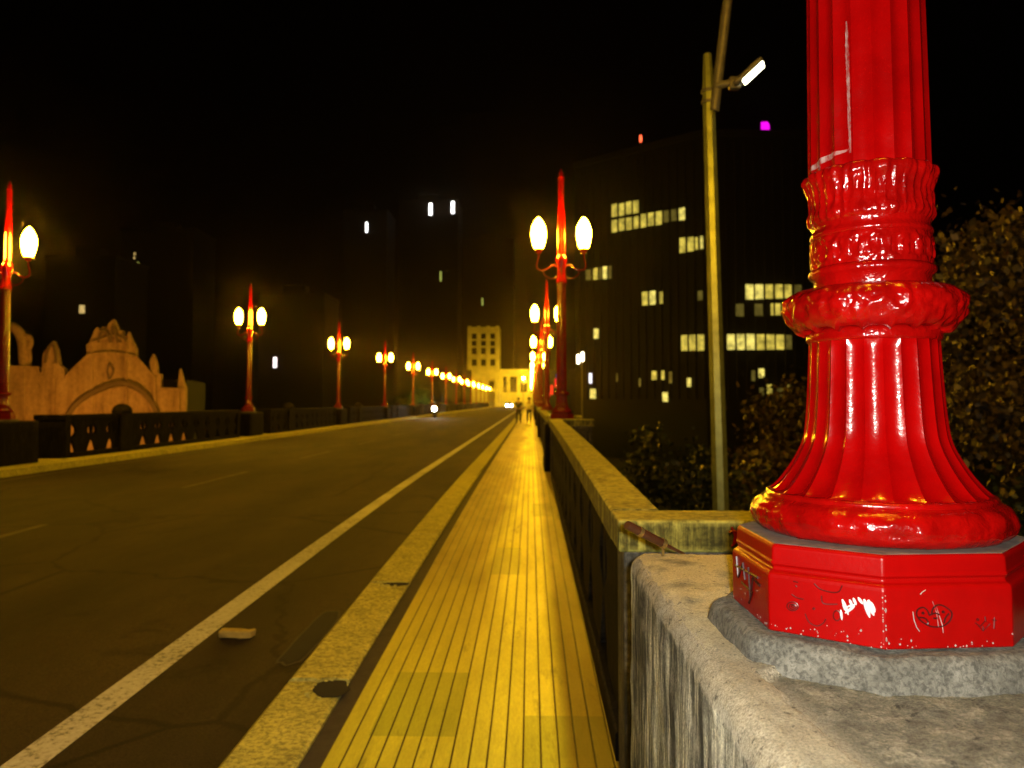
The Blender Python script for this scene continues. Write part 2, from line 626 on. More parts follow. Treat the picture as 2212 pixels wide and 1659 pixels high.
def edge_samples(h, r, n):
    """samples over [-h, h] with extra ones in the rounded margins"""
    r = min(r, h * 0.98)
    k = max(3, n // 3)
    e = [-h + r * (1 - math.cos(PI / 2 * i / k)) * 1.0 for i in range(k)]
    mid = [-(h - r) + 2 * (h - r) * i / n for i in range(n + 1)]
    return e + mid + [-x for x in reversed(e)]


def zc(y):
    return -0.25 * (1 - y / 18.0) ** 2 if y < 18 else 0.0


WMAX = 16


def tag(o, label=None, cat=None, group=None, kind=None):
    if label:
        o['label'] = label
    if cat:
        o['category'] = cat
    if group:
        o['group'] = group
    if kind:
        o['kind'] = kind
    return o


def empty(name, loc, rz=0.0):
    o = bpy.data.objects.new(name, None)
    o.location = loc
    o.rotation_euler = (0, 0, rz)
    o.empty_display_size = 0.2
    COL.objects.link(o)
    return o


def copy_tree(o, parent=None):
    c = o.copy()
    COL.objects.link(c)
    if parent is not None:
        c.parent = parent
    for ch in [x for x in bpy.data.objects if x.parent == o]:
        copy_tree(ch, c)
    return c


def smooth_curve(pts, n=6):
    """Catmull-Rom through 2-D points"""
    out = []
    for i in range(len(pts) - 1):
        p0, p1, p2, p3 = pts[max(i - 1, 0)], pts[i], pts[i + 1], pts[min(i + 2, len(pts) - 1)]
        for k in range(n):
            t = k / n
            out.append(tuple(0.5 * (2 * b + (c - a) * t + (2 * a - 5 * b + 4 * c - d) * t * t + (3 * b - a - 3 * c + d) * t ** 3)
                             for a, b, c, d in zip(p0, p1, p2, p3)))
    out.append(tuple(pts[-1]))
    return out


ORD = ['first', 'second', 'third', 'fourth', 'fifth', 'sixth', 'seventh', 'eighth', 'ninth', 'tenth', 'eleventh',
       'twelfth', 'thirteenth', 'fourteenth', 'fifteenth', 'sixteenth']

# ------------------------------------------------------------------ bridge deck (setting)
Y0, Y1 = -6.0, 238.0
XK, XP, XW = -1.36, -0.93, 0.385            # kerb edge, paving edge, wall line
m = MB().strip(-11.2, XK - 0.02, Y0, Y1, -0.15)
tag(m.build('road', ASPH), kind='structure')
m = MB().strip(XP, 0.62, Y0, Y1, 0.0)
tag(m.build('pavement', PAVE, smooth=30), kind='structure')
m = MB()
m.strip(XP - 0.11, XP + 0.002, Y0, Y1, -0.022)
tag(m.build('gutter', GROOVE), kind='structure')
# kerb of separate long stones with broken joints
m = MB()
ys = []
y = 4.62 - 2.28 * 4
while y < Y1:
    ys.append(y)
    y += 2.28
for i, y in enumerate(ys):
    gap = 0.05 if i == 4 else (0.04 if i in (5, 6) else 0.012)
    a, b = y + gap * 0.5, min(Y1, y + 2.28 - (0.03 if i in (3, 4, 5) else 0.006))
    if b > 26:
        seg = [a, b]
    else:
        seg = [a + (b - a) * k / 3 for k in range(4)]
    prof = [(XK - 0.10, -0.17), (XK - 0.035, -0.02), (XK - 0.01, 0.0), (XP - 0.13, 0.0), (XP - 0.112, -0.012), (XP - 0.112, -0.17)]
    vs = [(px_, yy, zc(yy) + pz_) for yy in seg for px_, pz_ in prof]
    n = len(prof)
    fs = [tuple(reversed(range(n))), tuple(range(n * (len(seg) - 1), n * len(seg)))]
    for k in range(len(seg) - 1):
        for q in range(n):
            r_ = (q + 1) % n
            fs.append((k * n + q, (k + 1) * n + q, (k + 1) * n + r_, k * n + r_))
    m.add(vs, fs)
tag(m.build('kerb', KERB, smooth=30), kind='structure')
m = MB().strip(XK - 0.02, XP - 0.11, Y0, Y1, -0.12)
tag(m.build('kerb_bed', DARK), kind='structure')
# far side footway
m = MB()
m.strip(-12.75, -11.2, Y0, Y1, 0.0)
ksec = []
m2 = MB()
for y in [k * 1.0 for k in range(-6, 24)] + [24.0]:
    ksec.append(y)
ksec.append(Y1)
vs = []
for y in ksec:
    vs += [(-11.2, y, zc(y) + 0.0), (-11.16, y, zc(y) - 0.16)]
m.add(vs, [(2 * i, 2 * i + 1, 2 * i + 3, 2 * i + 2) for i in range(len(ksec) - 1)])
tag(m.build('far_pavement', KERB), kind='structure')
# painted lines
m = MB().strip(-2.55, -2.35, Y0, Y1, -0.146)
tag(m.build('road_markings', LINE), kind='structure')
m = MB()
for k in range(60):
    y = 7.2 + k * 7.6
    if y + 3.4 < Y1:
        m.strip(-6.55, -6.43, y, y + 3.4, -0.146)
m.strip(-10.75, -10.66, 14, Y1, -0.146)
tag(m.build('old_road_markings', LINE_OLD), kind='structure')
# deck slab under everything
m = MB()
vs = []
for y in ksec:
    for x, z in ((-13.3, -0.02), (-13.3, -1.1), (1.6, -1.1), (1.6, -0.02)):
        vs.append((x, y, zc(y) + z - (0.2 if z > -0.5 else 0)))
fs = []
for i in range(len(ksec) - 1):
    for q in range(4):
        r_ = (q + 1) % 4
        fs.append((4 * i + q, 4 * (i + 1) + q, 4 * (i + 1) + r_, 4 * i + r_))
fs.append((0, 1, 2, 3))
m.add(vs, fs)
# outer ledges beside the parapets
m.box(0.62, 1.6, Y0, Y1, -0.6, -0.27)
m.box(-13.3, -12.75, Y0, Y1, -0.6, -0.05)
tag(m.build('bridge_deck', CONC_RAIL), kind='structure')
m = MB().add([(-400, -28, -10), (400, -28, -10), (400, 470, -10), (-400, 470, -10)], [(0, 1, 2, 3)])
tag(m.build('ground', EARTH), kind='structure')
m = MB()
m.box(-60, 60, 238.0, 420, -9.9, -0.16)
tag(m.build('street', ASPH), kind='structure')

# ------------------------------------------------------------------ lamp post
PB = 1.045  # height of the post's foot


def L(prof):
    return [(r * (0.915 if 1.198 < z < 4.03 else 1.0), (z - 1.03) * (0.152 / 0.167) if z < 1.197 else z - PB) for r, z in prof]


def flute(N, a):
    def fn(th, z, r, t):
        f = (th * N / (2 * PI)) % 1.0
        return r - a * math.sin(PI * f)
    return fn


def nz(th, z, s=40.0):
    return noise.fractal(Vector((math.cos(th) * 0.2, math.sin(th) * 0.2, z)) * s, 1.0, 2.0, 3)


PANG = [R(a) for a in (248.5, 295.5, 342, 28, 73, 118, 164, 210.5)]
PRAD = [1.035, 0.985, 1.0, 1.0, 1.0, 1.0, 1.01, 1.10]
PB0 = 0.273


def poly_ring(prof, cap=True):
    n_ = len(PANG)
    vs, fs = [], []
    for r, z in prof:
        for a, k in zip(PANG, PRAD):
            vs.append((r * k * math.cos(a), r * k * math.sin(a), z))
    for q in range(len(prof) - 1):
        for i in range(n_):
            j = (i + 1) % n_
            fs.append((q * n_ + i, q * n_ + j, (q + 1) * n_ + j, (q + 1) * n_ + i))
    if cap:
        fs.append(tuple(range((len(prof) - 1) * n_, len(prof) * n_)))
        fs.append(tuple(reversed(range(n_))))
    return MB().add(vs, fs)


def poly_r(th):
    d = Vector((math.cos(th), math.sin(th)))
    best = 1.0
    for i in range(8):
        j = (i + 1) % 8
        a = Vector((math.cos(PANG[i]), math.sin(PANG[i]))) * PRAD[i]
        b = Vector((math.cos(PANG[j]), math.sin(PANG[j]))) * PRAD[j]
        e = b - a
        den = d.x * e.y - d.y * e.x
        if abs(den) < 1e-9:
            continue
        t = (a.x * e.y - a.y * e.x) / den
        u = (a.x * d.y - a.y * d.x) / den
        if t > 0 and -1e-6 <= u <= 1 + 1e-6:
            best = t
    return best




def make_post():
    root = empty('lamp_post', (0, 0, 0))
    # octagonal plinth
    m = poly_ring(L([(0.273, 1.03), (0.273, 1.136), (0.2705, 1.142), (0.2625, 1.146), (0.2615, 1.154), (0.2665, 1.158), (0.2640, 1.165), (0.2630, 1.190), (0.2575, 1.1965), (0.18, 1.197)]))
    o = m.build('plinth', REDP, root)
    bv = o.modifiers.new('edge', 'BEVEL')
    bv.width = 0.0035
    bv.segments = 2
    bv.limit_method = 'ANGLE'
    bv.angle_limit = R(20)

    m = poly_ring(L([(0.2583, 1.1962), (0.2550, 1.1974), (0.222, 1.1990)]), False)
    m.build('dusty_ledge', DUST, root)
    # lower torus with worn leaf ornament
    def f1(th, z, r, t):
        w = math.sin(PI * t)
        return r + w * (0.0012 * math.sin(18 * th) + 0.0045 * nz(th, z, 38) - 0.0022 * math.exp(-((z + PB - 1.222) / 0.003) ** 2))
    pr = smooth_curve(L([(0.190, 1.1972), (0.236, 1.199), (0.251, 1.209), (0.258, 1.224), (0.256, 1.241), (0.246, 1.255), (0.233, 1.262), (0.226, 1.266)]), 4)
    m = MB().lathe(pr, 208, f1)
    m.lathe(L([(0.228, 1.264), (0.230, 1.268), (0.227, 1.273), (0.219, 1.275)]), 96)
    m.build('base_ring', REDL, root, 60)
    # flared fluted skirt
    pr = smooth_curve(L([(0.221, 1.272), (0.198, 1.292), (0.170, 1.327), (0.146, 1.371), (0.1375, 1.417), (0.1315, 1.497), (0.128, 1.569)]), 7)

    def f2(th, z, r, t):
        f = (th * 24 / (2 * PI)) % 1.0
        a = 0.0062 * (r / 0.14) * min(1, 14 * t + 0.15) * min(1, (1 - t) * 20 + 0.3)
        return r + 0.003 - a * abs(math.sin(PI * f)) ** 0.8
    MB().lathe(pr, 24 * 10, f2).build('skirt', RED, root, 38)
    # neck + ornamented collar
    pr = L([(0.124, 1.566), (0.135, 1.569), (0.1365, 1.574), (0.1365, 1.585), (0.133, 1.590), (0.129, 1.594)])

    def f3(th, z, r, t):
        w = math.sin(PI * min(1, t * 1.05)) ** 0.7
        lob = abs(math.sin(9 * th))
        k = r + w * (0.006 * nz(th, z, 55) + 0.0055 * (lob - 0.5) * (1 - t))
        zz = z - 0.010 * (1 - lob) ** 2 * (0 if t < 0.02 else max(0, 0.45 - t) / 0.45) + 0
        return (k, zz)
    pr2 = smooth_curve(L([(0.130, 1.594), (0.152, 1.592), (0.170, 1.604), (0.181, 1.624), (0.184, 1.640), (0.178, 1.656), (0.161, 1.668), (0.140, 1.674), (0.122, 1.676)]), 5)
    m = MB().lathe(pr, 96).lathe(pr2, 216, f3)
    m.build('collar', REDL, root, 60)
    # neck ring and relief band

    def f4(th, z, r, t):
        w = math.sin(PI * t) ** 0.5
        f = (th * 20 / (2 * PI)) % 1.0
        return r + w * (0.0022 * (1 if 0.2 < f < 0.8 else -1) * (1 if 0.25 < t < 0.75 else -0.6) + 0.0030 * nz(th, z, 60))
    m = MB().lathe(L([(0.118, 1.674), (0.119, 1.694), (0.126, 1.699), (0.1295, 1.704), (0.1295, 1.709), (0.126, 1.713), (0.121, 1.716)]), 96)
    m.lathe(smooth_curve(L([(0.1205, 1.714), (0.1225, 1.725), (0.1225, 1.745), (0.1225, 1.765), (0.1205, 1.776)]), 4), 200, f4)
    m.lathe(L([(0.120, 1.775), (0.1245, 1.779), (0.1245, 1.784), (0.120, 1.789), (0.119, 1.796), (0.122, 1.803)]), 96)
    m.build('band', REDL, root, 50)

    def f5(th, z, r, t):
        f = (th * 40 / (2 * PI)) % 1.0
        g = abs(math.sin(8 * th))
        w = math.sin(PI * t) ** 0.5
        return (r + w * (-0.003 * math.sin(PI * f)) + 0.006 * (t > 0.6) * (g - 0.4) * math.sin(PI * min(1, (t - 0.6) * 2.6)) + 0.0025 * nz(th, z, 50), z + 0.010 * g * max(0, t - 0.7))
    m = MB().lathe(smooth_curve(L([(0.121, 1.802), (0.1285, 1.810), (0.1300, 1.820), (0.1265, 1.838), (0.1270, 1.860), (0.1330, 1.880), (0.1365, 1.890), (0.1330, 1.902), (0.123, 1.906)]), 4), 320, f5)
    m.build('leaf_cap', REDL, root, 50)
    # fluted shaft
    zs = [1.895 + (4.05 - 1.895) * i / 24 for i in range(25)]
    MB().lathe(L([(0.1255 - (z - 1.9) * 0.0115, z) for z in zs]), 20 * 10, flute(20, 0.0058)).build('shaft', RED, root, 35)
    # bracket, spire, finial
    m = MB().lathe(L([(0.10, 4.03), (0.125, 4.05), (0.128, 4.13), (0.105, 4.16), (0.092, 4.30), (0.098, 4.42), (0.122, 4.52), (0.128, 4.60), (0.10, 4.65), (0.085, 4.68)]), 24)
    m.build('bracket', RED, root, 40)
    m = MB().lathe(L([(0.086, 4.67), (0.090, 4.70), (0.082, 4.76), (0.080, 5.2), (0.068, 5.75), (0.060, 5.78), (0.055, 6.40)]), 32, flute(8, 0.012))
    m.build('spire', RED, root, 35)
    m = MB().lathe(L([(0.045, 6.39), (0.066, 6.42), (0.04, 6.46), (0.05, 6.50), (0.03, 6.56), (0.006, 6.63)]), 16)
    m.build('finial', RED, root, 50)
    for s in (-1, 1):
        pts = smooth_curve([(s * 0.09, 0, 4.42), (s * 0.20, 0, 4.46), (s * 0.34, 0, 4.36), (s * 0.50, 0, 4.36), (s * 0.545, 0, 4.47), (s * 0.51, 0, 4.60), (s * 0.50, 0, 4.73)], 5)
        m = MB().tube([(x, y, z - PB) for x, y, z in pts], [0.022 - 0.007 * i / len(pts) for i in range(len(pts))], 10)
        pts = smooth_curve([(s * 0.10, 0, 4.20), (s * 0.22, 0, 4.16), (s * 0.36, 0, 4.24), (s * 0.40, 0, 4.36)], 5)
        m.tube([(x, y, z - PB) for x, y, z in pts], 0.011, 8)
        arm = m.build('arm', RED, root, 50)
        m = MB().lathe(L([(0.03, 4.71), (0.07, 4.73), (0.075, 4.77), (0.115, 4.79), (0.118, 4.825), (0.105, 4.83)]), 20, c=(s * 0.5, 0, 0))
        m.build('globe_holder', RED, arm, 40)
        g = MB().lathe(L([(0.09, 4.832), (0.112, 4.88), (0.142, 4.99), (0.159, 5.10), (0.161, 5.19), (0.151, 5.28), (0.128, 5.35), (0.104, 5.39), (0.094, 5.42), (0.074, 5.455), (0.045, 5.485), (0.018, 5.52)]), 14, c=(s * 0.5, 0, 0))
        g.build('globe', GLOBE, root, 60)
    return root


SP = 15.85
SPL, YL0 = 16.1, 18.15
PX_R, PX_L = 0.682, -12.2
GP = 'red double globe lamp posts along the bridge'
proto = make_post()
for k in range(15):
    y = 1.6 + SP * k
    o = proto if k == 0 else copy_tree(proto)
    o.location = (PX_R, y, PB + (0 if k < 2 else 0.0))
    if k == 0:
        tag(o, 'glossy red fluted lamp post close up on its octagonal base atop the grey concrete pier', 'lamp post', GP)
    else:
        tag(o, f'lit red lamp post, {ORD[k]} on the right wall counting from the close-up red column', 'lamp post', GP)
for k in range(0, 14):
    y = YL0 + SPL * k
    o = copy_tree(proto)
    o.location = (PX_L, y, PB)
    if k == -1:
        tag(o, 'red lamp post with two lit globes on the left side, nearest to the viewer', 'lamp post', GP)
    else:
        tag(o, f'lit red lamp post, {ORD[k]} along the left balustrade counting from the near end', 'lamp post', GP)

# ---- things only the near post carries: chips and drawings
post0 = proto
PC = Vector((PX_R, 1.6, 0))


def surf_strip(pts, r_of, name, mat, parent):
    """ribbon on the round shaft; pts = (azimuth, z, half width along z or azimuth)"""
    m = MB()
    vs, fs = [], []
    for i, (a0, a1, z0, z1) in enumerate(pts):
        for a, z in ((a0, z0), (a1, z1)):
            r = r_of(a, z)
            vs.append((r * math.cos(a), r * math.sin(a), z - PB))
    for i in range(len(pts) - 1):
        fs.append((2 * i, 2 * i + 1, 2 * i + 3, 2 * i + 2))
    m.add(vs, fs)
    o = m.build(name, mat, parent)
    so = o.modifiers.new('t', 'SOLIDIFY')
    so.thickness = 0.0012
    return o


FL = flute(20, 0.0058)
view = math.atan2(-1.6, -PX_R)
rnd = random.Random(3)


def shaft_r(a, z):
    return FL(a, z, (0.1255 - (z - 1.9) * 0.0115) * 0.915, 0) + 0.0012


pts = []
for i in range(40):
    z = 2.185 - (2.185 - 1.925) * i / 39
    c = view - R(17.0) + R(1.4) * (i / 39 - 0.5)
    w = R(0.8 + 4.2 * min(1, i / 6) * (0.45 + 0.55 * rnd.random()) * (1 - 0.65 * i / 39))
    pts.append((c - w * 0.5, c + w * 0.5, z, z))
o = surf_strip(pts, shaft_r, 'scratch', SCUFF, post0)
o['label'] = 'long pale vertical scratch in the red paint'
pts = []
for i in range(24):
    t = i / 23
    a = view - R(76) + R(60) * t
    zt = 1.921 + 0.012 * math.sin(PI * 0.5 * min(1, t * 1.2)) + 0.0012 * rnd.random()
    w = 0.0100 * math.sin(PI * min(1, t * 0.9 + 0.12)) + 0.002
    pts.append((a, a, zt, zt - w))
o = surf_strip(pts, shaft_r, 'paint_chip', SCUFF, post0)
o['label'] = 'pale chipped crescent at the foot of the shaft'

ov = [Vector((0.273 * PRAD[i] * math.cos(PANG[i]), 0.273 * PRAD[i] * math.sin(PANG[i]), 0)) for i in (6, 7, 0, 1)]


def facet(i, pts, r, mat, name, closed=False, label=None):
    """strokes drawn on the plinth's facet i; pts in (0..1 along the facet, 0..1 up its face)"""
    a, b = ov[i], ov[i + 1]
    n = ((a + b) / 2).normalized()
    m = MB()
    for line in pts:
        q = [a + (b - a) * u + n * 0.0006 + Vector((0, 0, 0.097 * w)) for u, w in line]
        m.tube(q, r, 5)
    o = m.build(name, mat, post0, 60)
    if label:
        o['label'] = label
    return o


def zr(p):  # right facet: zoom coordinates -> facet
    return [((x - 1215) / 955.0, (770 - (x - 1215) * 0.035 - y) / 535.0) for x, y in p]


def zl(p):
    return [((x - 310) / 905.0, (640 + (x - 310) * 0.145 - y) / 530.0) for x, y in p]


def circ(cx, cy, rx, ry, n=18, a0=0, a1=360):
    return [(cx + rx * math.cos(R(a0 + (a1 - a0) * i / n)), cy + ry * math.sin(R(a0 + (a1 - a0) * i / n))) for i in range(n + 1)]


heart = smooth_curve([(1548, 458), (1532, 412), (1500, 386), (1462, 406), (1452, 450), (1480, 502), (1540, 548), (1592, 560), (1652, 548), (1698, 502), (1715, 440), (1692, 400), (1642, 366), (1602, 366), (1572, 400), (1562, 450)], 4)
facet(2, [zr(heart), zr(smooth_curve([(1545, 456), (1590, 436), (1622, 452)], 4)), zr(circ(1500, 437, 7, 7, 8)), zr(circ(1650, 425, 7, 7, 8)),
          zr(smooth_curve([(1470, 476), (1512, 482), (1536, 518), (1528, 538)], 4)), zr(smooth_curve([(1655, 524), (1664, 482), (1692, 438)], 4)), zr([(1576, 480), (1590, 484), (1604, 478)])],
      0.0013, INK, 'drawing', label='small heart shaped face drawn in black marker')
facet(2, [zr([(1890, 520), (1942, 592), (1996, 526), (1962, 500), (1924, 548), (1886, 520)]), zr([(1960, 460), (1963, 506)]), zr([(1942, 548), (1944, 586)]), zr(circ(1905, 490, 8, 8, 8)),
          zr([(2030, 468), (2024, 568)]), zr([(2012, 492), (2048, 496)])], 0.0011, INKF, 'drawing', label='small diamond doodle in dark marker')
facet(1, [zl(circ(510, 405, 46, 42)), zl(circ(512, 408, 28, 24)), zl(circ(515, 405, 12, 10, 10)), zl(smooth_curve([(612, 470), (640, 545), (700, 582), (752, 555), (776, 512)], 5)),
          zl(smooth_curve([(690, 190), (738, 240), (828, 268), (884, 258), (908, 204)], 5)), zl(smooth_curve([(505, 292), (545, 322), (602, 338)], 4)), zl([(520, 168), (560, 180)]),
          zl([(540, 208), (548, 226)]), zl(circ(862, 480, 28, 46)), zl(smooth_curve([(745, 300), (760, 372), (868, 376)], 4)), zl(circ(682, 422, 8, 8, 8))], 0.0011, INKF, 'drawing', label='faded round doodles in dark marker')
facet(0, [[(0.15, 0.95), (0.2, 0.55), (0.35, 0.9), (0.4, 0.6)], [(0.5, 0.9), (0.55, 0.3), (0.62, 0.75), (0.8, 0.7)], [(0.3, 0.5), (0.6, 0.45), (0.5, 0.2)], [(0.1, 0.75), (0.75, 0.82)]], 0.0028, INK, 'drawing', label='tangled black marker scrawl')
# glare of the flash painted as white streaks beside the doodles
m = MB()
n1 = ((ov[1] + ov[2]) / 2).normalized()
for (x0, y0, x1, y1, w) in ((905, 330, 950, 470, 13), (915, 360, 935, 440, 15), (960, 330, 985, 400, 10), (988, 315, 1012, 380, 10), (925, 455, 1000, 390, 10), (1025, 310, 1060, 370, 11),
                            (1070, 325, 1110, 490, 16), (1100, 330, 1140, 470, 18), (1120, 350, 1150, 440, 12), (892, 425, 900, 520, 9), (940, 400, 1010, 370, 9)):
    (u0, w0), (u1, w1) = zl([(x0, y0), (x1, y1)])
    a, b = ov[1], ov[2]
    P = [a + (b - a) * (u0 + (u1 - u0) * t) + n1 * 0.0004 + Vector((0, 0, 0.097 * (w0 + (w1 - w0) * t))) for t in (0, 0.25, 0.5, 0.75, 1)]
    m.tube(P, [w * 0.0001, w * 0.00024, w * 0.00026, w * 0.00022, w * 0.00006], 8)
o = m.build('flash_glare', GLAREP, post0, 60)
o['label'] = 'white flash glare painted on the front of the plinth'
for ln_ in ([(1425, 425), (1432, 500), (1450, 565), (1470, 600)], [(1482, 270), (1500, 248), (1522, 230)], [(1572, 330), (1600, 430), (1612, 560)], [(1600, 380), (1640, 540), (1645, 610)]):
    facet(2, [zr(ln_)], 0.0008, CHIP if ln_[0][0] < 1500 else SCUFF, 'scratch')
# flakes of missing paint along the seam and the bottom edge
m = MB()
for i in range(90):
    fi = rnd.choice((1, 1, 2, 2, 0))
    u = rnd.random()
    w = abs(rnd.gauss(0, 0.12)) + 0.01
    if rnd.random() < 0.35:
        u = 0.99 if fi == 1 else (0.01 if fi == 2 else u)
        w = rnd.random() * 0.95
    a, b = ov[fi], ov[fi + 1]
    nn = ((a + b) / 2).normalized()
    p = a + (b - a) * u + nn * 0.0003 + Vector((0, 0, 0.097 * w))
    e = rnd.uniform(0.0006, 0.0019)
    tdir = (b - a).normalized()
    q = [p + tdir * e, p + Vector((0, 0, e * rnd.uniform(0.7, 1.8))), p - tdir * e * rnd.uniform(0.6, 1.4), p - Vector((0, 0, e))]
    q2 = [x + nn * 0.0006 for x in q]
    m.add(q + q2, [(3, 2, 1, 0), (4, 5, 6, 7), (0, 1, 5, 4), (1, 2, 6, 5), (2, 3, 7, 6), (3, 0, 4, 7)])
m.build('flaked_paint_specks', CHIP, post0)['kind'] = 'stuff'

# ------------------------------------------------------------------ piers that carry the posts


def make_pier(detail):
    root = empty('pier', (0, 0, 0))
    n = 110 if detail else 6
    am = 0.0035 if detail else 0.0
    m = MB().rbox(-0.385, 0.54, -0.80, 0.83, -1.35, -0.040, 0.052, n, am, 9.0, taper=0.02)
    if detail:
        vv = []
        for (x, y, z) in m.v:
            if z > -0.09:
                e = x - (-0.322 - 0.10 * min(0, y + 0.15) * 1.0) + 0.012 * noise.fractal(Vector((x, y, 0)) * 18, 1, 2, 4)
                if y > -0.25:
                    e -= (y + 0.25) * 1.3
                t_ = max(0.0, min(1.0, e / 0.018))
                z -= 0.013 * t_ * t_ * (3 - 2 * t_)
                z += 0.0016 * noise.fractal(Vector((x, y, 3)) * 16, 1, 2.1, 5) + 0.0016 * noise.fractal(Vector((x, y, 9)) * 70, 1, 2.1, 3)
            vv.append((x, y, z))
        m.v = vv
    m.build('body', CONC if detail else RAIL_SHADED, root, 50)

    def f(th, z, r, t):
        oc = r * (0.15 + 0.85 * poly_r(th))
        return (oc + 0.010 * noise.fractal(Vector((math.cos(th), math.sin(th), z * 4)) * 2.2, 1, 2, 4) * t, z + 0.006 * noise.fractal(Vector((math.cos(th) * r, math.sin(th) * r, 0)) * 14, 1, 2, 4))
    pr = smooth_curve([(0.328, -0.075), (0.326, -0.05), (0.322, -0.035), (0.315, -0.012), (0.304, -0.001), (0.292, 0.001), (0.27, 0.001), (0.20, 0.0)], 5)
    MB().lathe(pr, 160 if detail else 24, f).build('pad', CONC_PAD, root, 60)
    return root


GQ = 'concrete piers carrying the lamp posts'
pier = make_pier(True)
pier.location = (PX_R, 1.6, PB - 0.003)
tag(pier, 'mottled grey concrete pier with rounded edges under the close-up red column', 'pier', GQ)
pier_p = make_pier(False)
first = True
for side, X, rng in (('right', PX_R, range(1, 15)), ('left', PX_L, range(0, 14))):
    for k in rng:
        y = 1.6 + SP * k if side == 'right' else YL0 + SPL * k
        o = pier_p if first else copy_tree(pier_p)
        first = False
        o.location = (X, y, PB - 0.003)
        if side == 'left':
            o.rotation_euler = (0, 0, PI)
        if side == 'right':
            lab = f'pier carrying the {ORD[k]} lamp post beyond the close-up column, right wall'
        elif k == -1:
            lab = 'concrete pier under the left side lamp post nearest to the viewer'
        else:
            lab = f'dark concrete pier carrying the {ORD[k]} red lamp post of the left balustrade'
        tag(o, lab, 'pier', GQ)

# ------------------------------------------------------------------ balustrades between the piers
SL = SP - 2 * 1.76


def bal_profiles():
    main = smooth_curve([(0.12, 0.25), (0.22, 0.29), (0.36, 0.37), (0.47, 0.45), (0.52, 0.46), (0.57, 0.36), (0.64, 0.275), (0.74, 0.275), (0.82, 0.34), (0.90, 0.44), (0.99, 0.46)], 3)
    stalk = smooth_curve([(0.46, 0.012), (0.55, 0.03), (0.62, 0.05), (0.70, 0.060), (0.80, 0.055), (0.88, 0.03), (0.99, 0.02)], 3)
    return main, stalk


NB = 12
PIT = (SL - 0.70) / NB


def bal_parts(zfun, pedestal):
    """list of (name, MB, smooth) of one section in local space: +Y along, +X outward"""
    out = []
    main, stalk = bal_profiles()
    k = PIT / 0.95
    cop = MB()
    base = MB()
    nseg = 12
    for i in range(nseg):
        ya, yb = 0.31 + (SL - 0.62) * i / nseg, 0.31 + (SL - 0.62) * (i + 1) / nseg
        za, zb = zfun(ya), zfun(yb)
        for (mb, x0, x1, z0, z1) in ((cop, 0.0, 0.225, 0.985, 1.12), (base, 0.015, 0.20, -0.05, 0.13)):
            vs = [(x, yy, z + zz) for yy, zz in ((ya, za), (yb, zb)) for x, z in ((x0, z0), (x1, z0), (x1, z1 - 0.012), (x1 - 0.012, z1), (x0 + 0.012, z1), (x0, z1 - 0.012))]
            mb.add(vs, [(q, (q + 1) % 6, 6 + (q + 1) % 6, 6 + q) for q in range(6)] + ([tuple(range(6))] if i == 0 else []) + ([tuple(range(6, 12))] if i == nseg - 1 else []))
    for ye in (0.0, SL - 0.31):
        zz = zfun(ye + 0.15)
        cop.rbox(0.0, 0.86, ye, ye + 0.31, zz + 0.985, zz + 1.12, 0.014, 6)
    out.append(('coping', cop, 40))
    out.append(('base_rail', base, None))
    for ye in (0.0, SL - 0.31):
        zz = zfun(ye + 0.15)
        out.append(('end_post', MB().rbox(0.025, 0.83, ye + 0.03, ye + 0.28, zz - 0.3, zz + 0.986, 0.012, 5), 40))
    for i in range(NB):
        yc = 0.35 + PIT * (i + 0.5)
        zz = zfun(yc)
        M = Matrix.Translation((0.055, yc, zz)) @ Matrix.Rotation(PI / 2, 4, 'Z')
        pl = [(w * k, z) for z, w in main] + [(-w * k, z) for z, w in reversed(main)]
        out.append(('baluster', MB().prism(pl, M, -0.07), None))
        if i < NB - 1:
            M = Matrix.Translation((0.06, yc + PIT / 2, zz)) @ Matrix.Rotation(PI / 2, 4, 'Z')
            pl = [(w, z) for z, w in stalk] + [(-w, z) for z, w in reversed(stalk)]
            out.append(('stalk', MB().prism(pl, M, -0.06), None))
    if pedestal:
        yc = SL - 3.0
        m = MB().box(-0.04, 0.26, yc - 0.30, yc + 0.30, 0.0, 1.14)
        out.append(('pedestal', m, None))
        out.append(('dome_cap', MB().lathe(smooth_curve([(0.27, 1.14), (0.285, 1.17), (0.26, 1.26), (0.19, 1.34), (0.10, 1.385), (0.01, 1.40)], 4), 20, c=(0.11, yc, 0)), 60))
    return out


GB = 'pierced concrete balustrade runs between lamp posts'


def section(name_root, loc, rz, zfun, pedestal, split, label):
    root = None
    if split:
        root = empty('balustrade', loc, rz)
        for nm, mb, sm in bal_parts(zfun, pedestal):
            mb.build(nm, (COPING if nm == 'coping' else CONC_RAIL) if (nm in ('coping', 'end_post') and not pedestal) else RAIL_SHADED, root, sm)
    else:
        allm = MB()
        for nm, mb, sm in bal_parts(zfun, pedestal):
            allm.add(mb.v, mb.f)
        root = allm.build('balustrade', RAIL_SHADED, None, 30, loc)
        root.rotation_euler = (0, 0, rz)
    tag(root, label, 'balustrade', GB)
    return root


flat = lambda y: 0.0
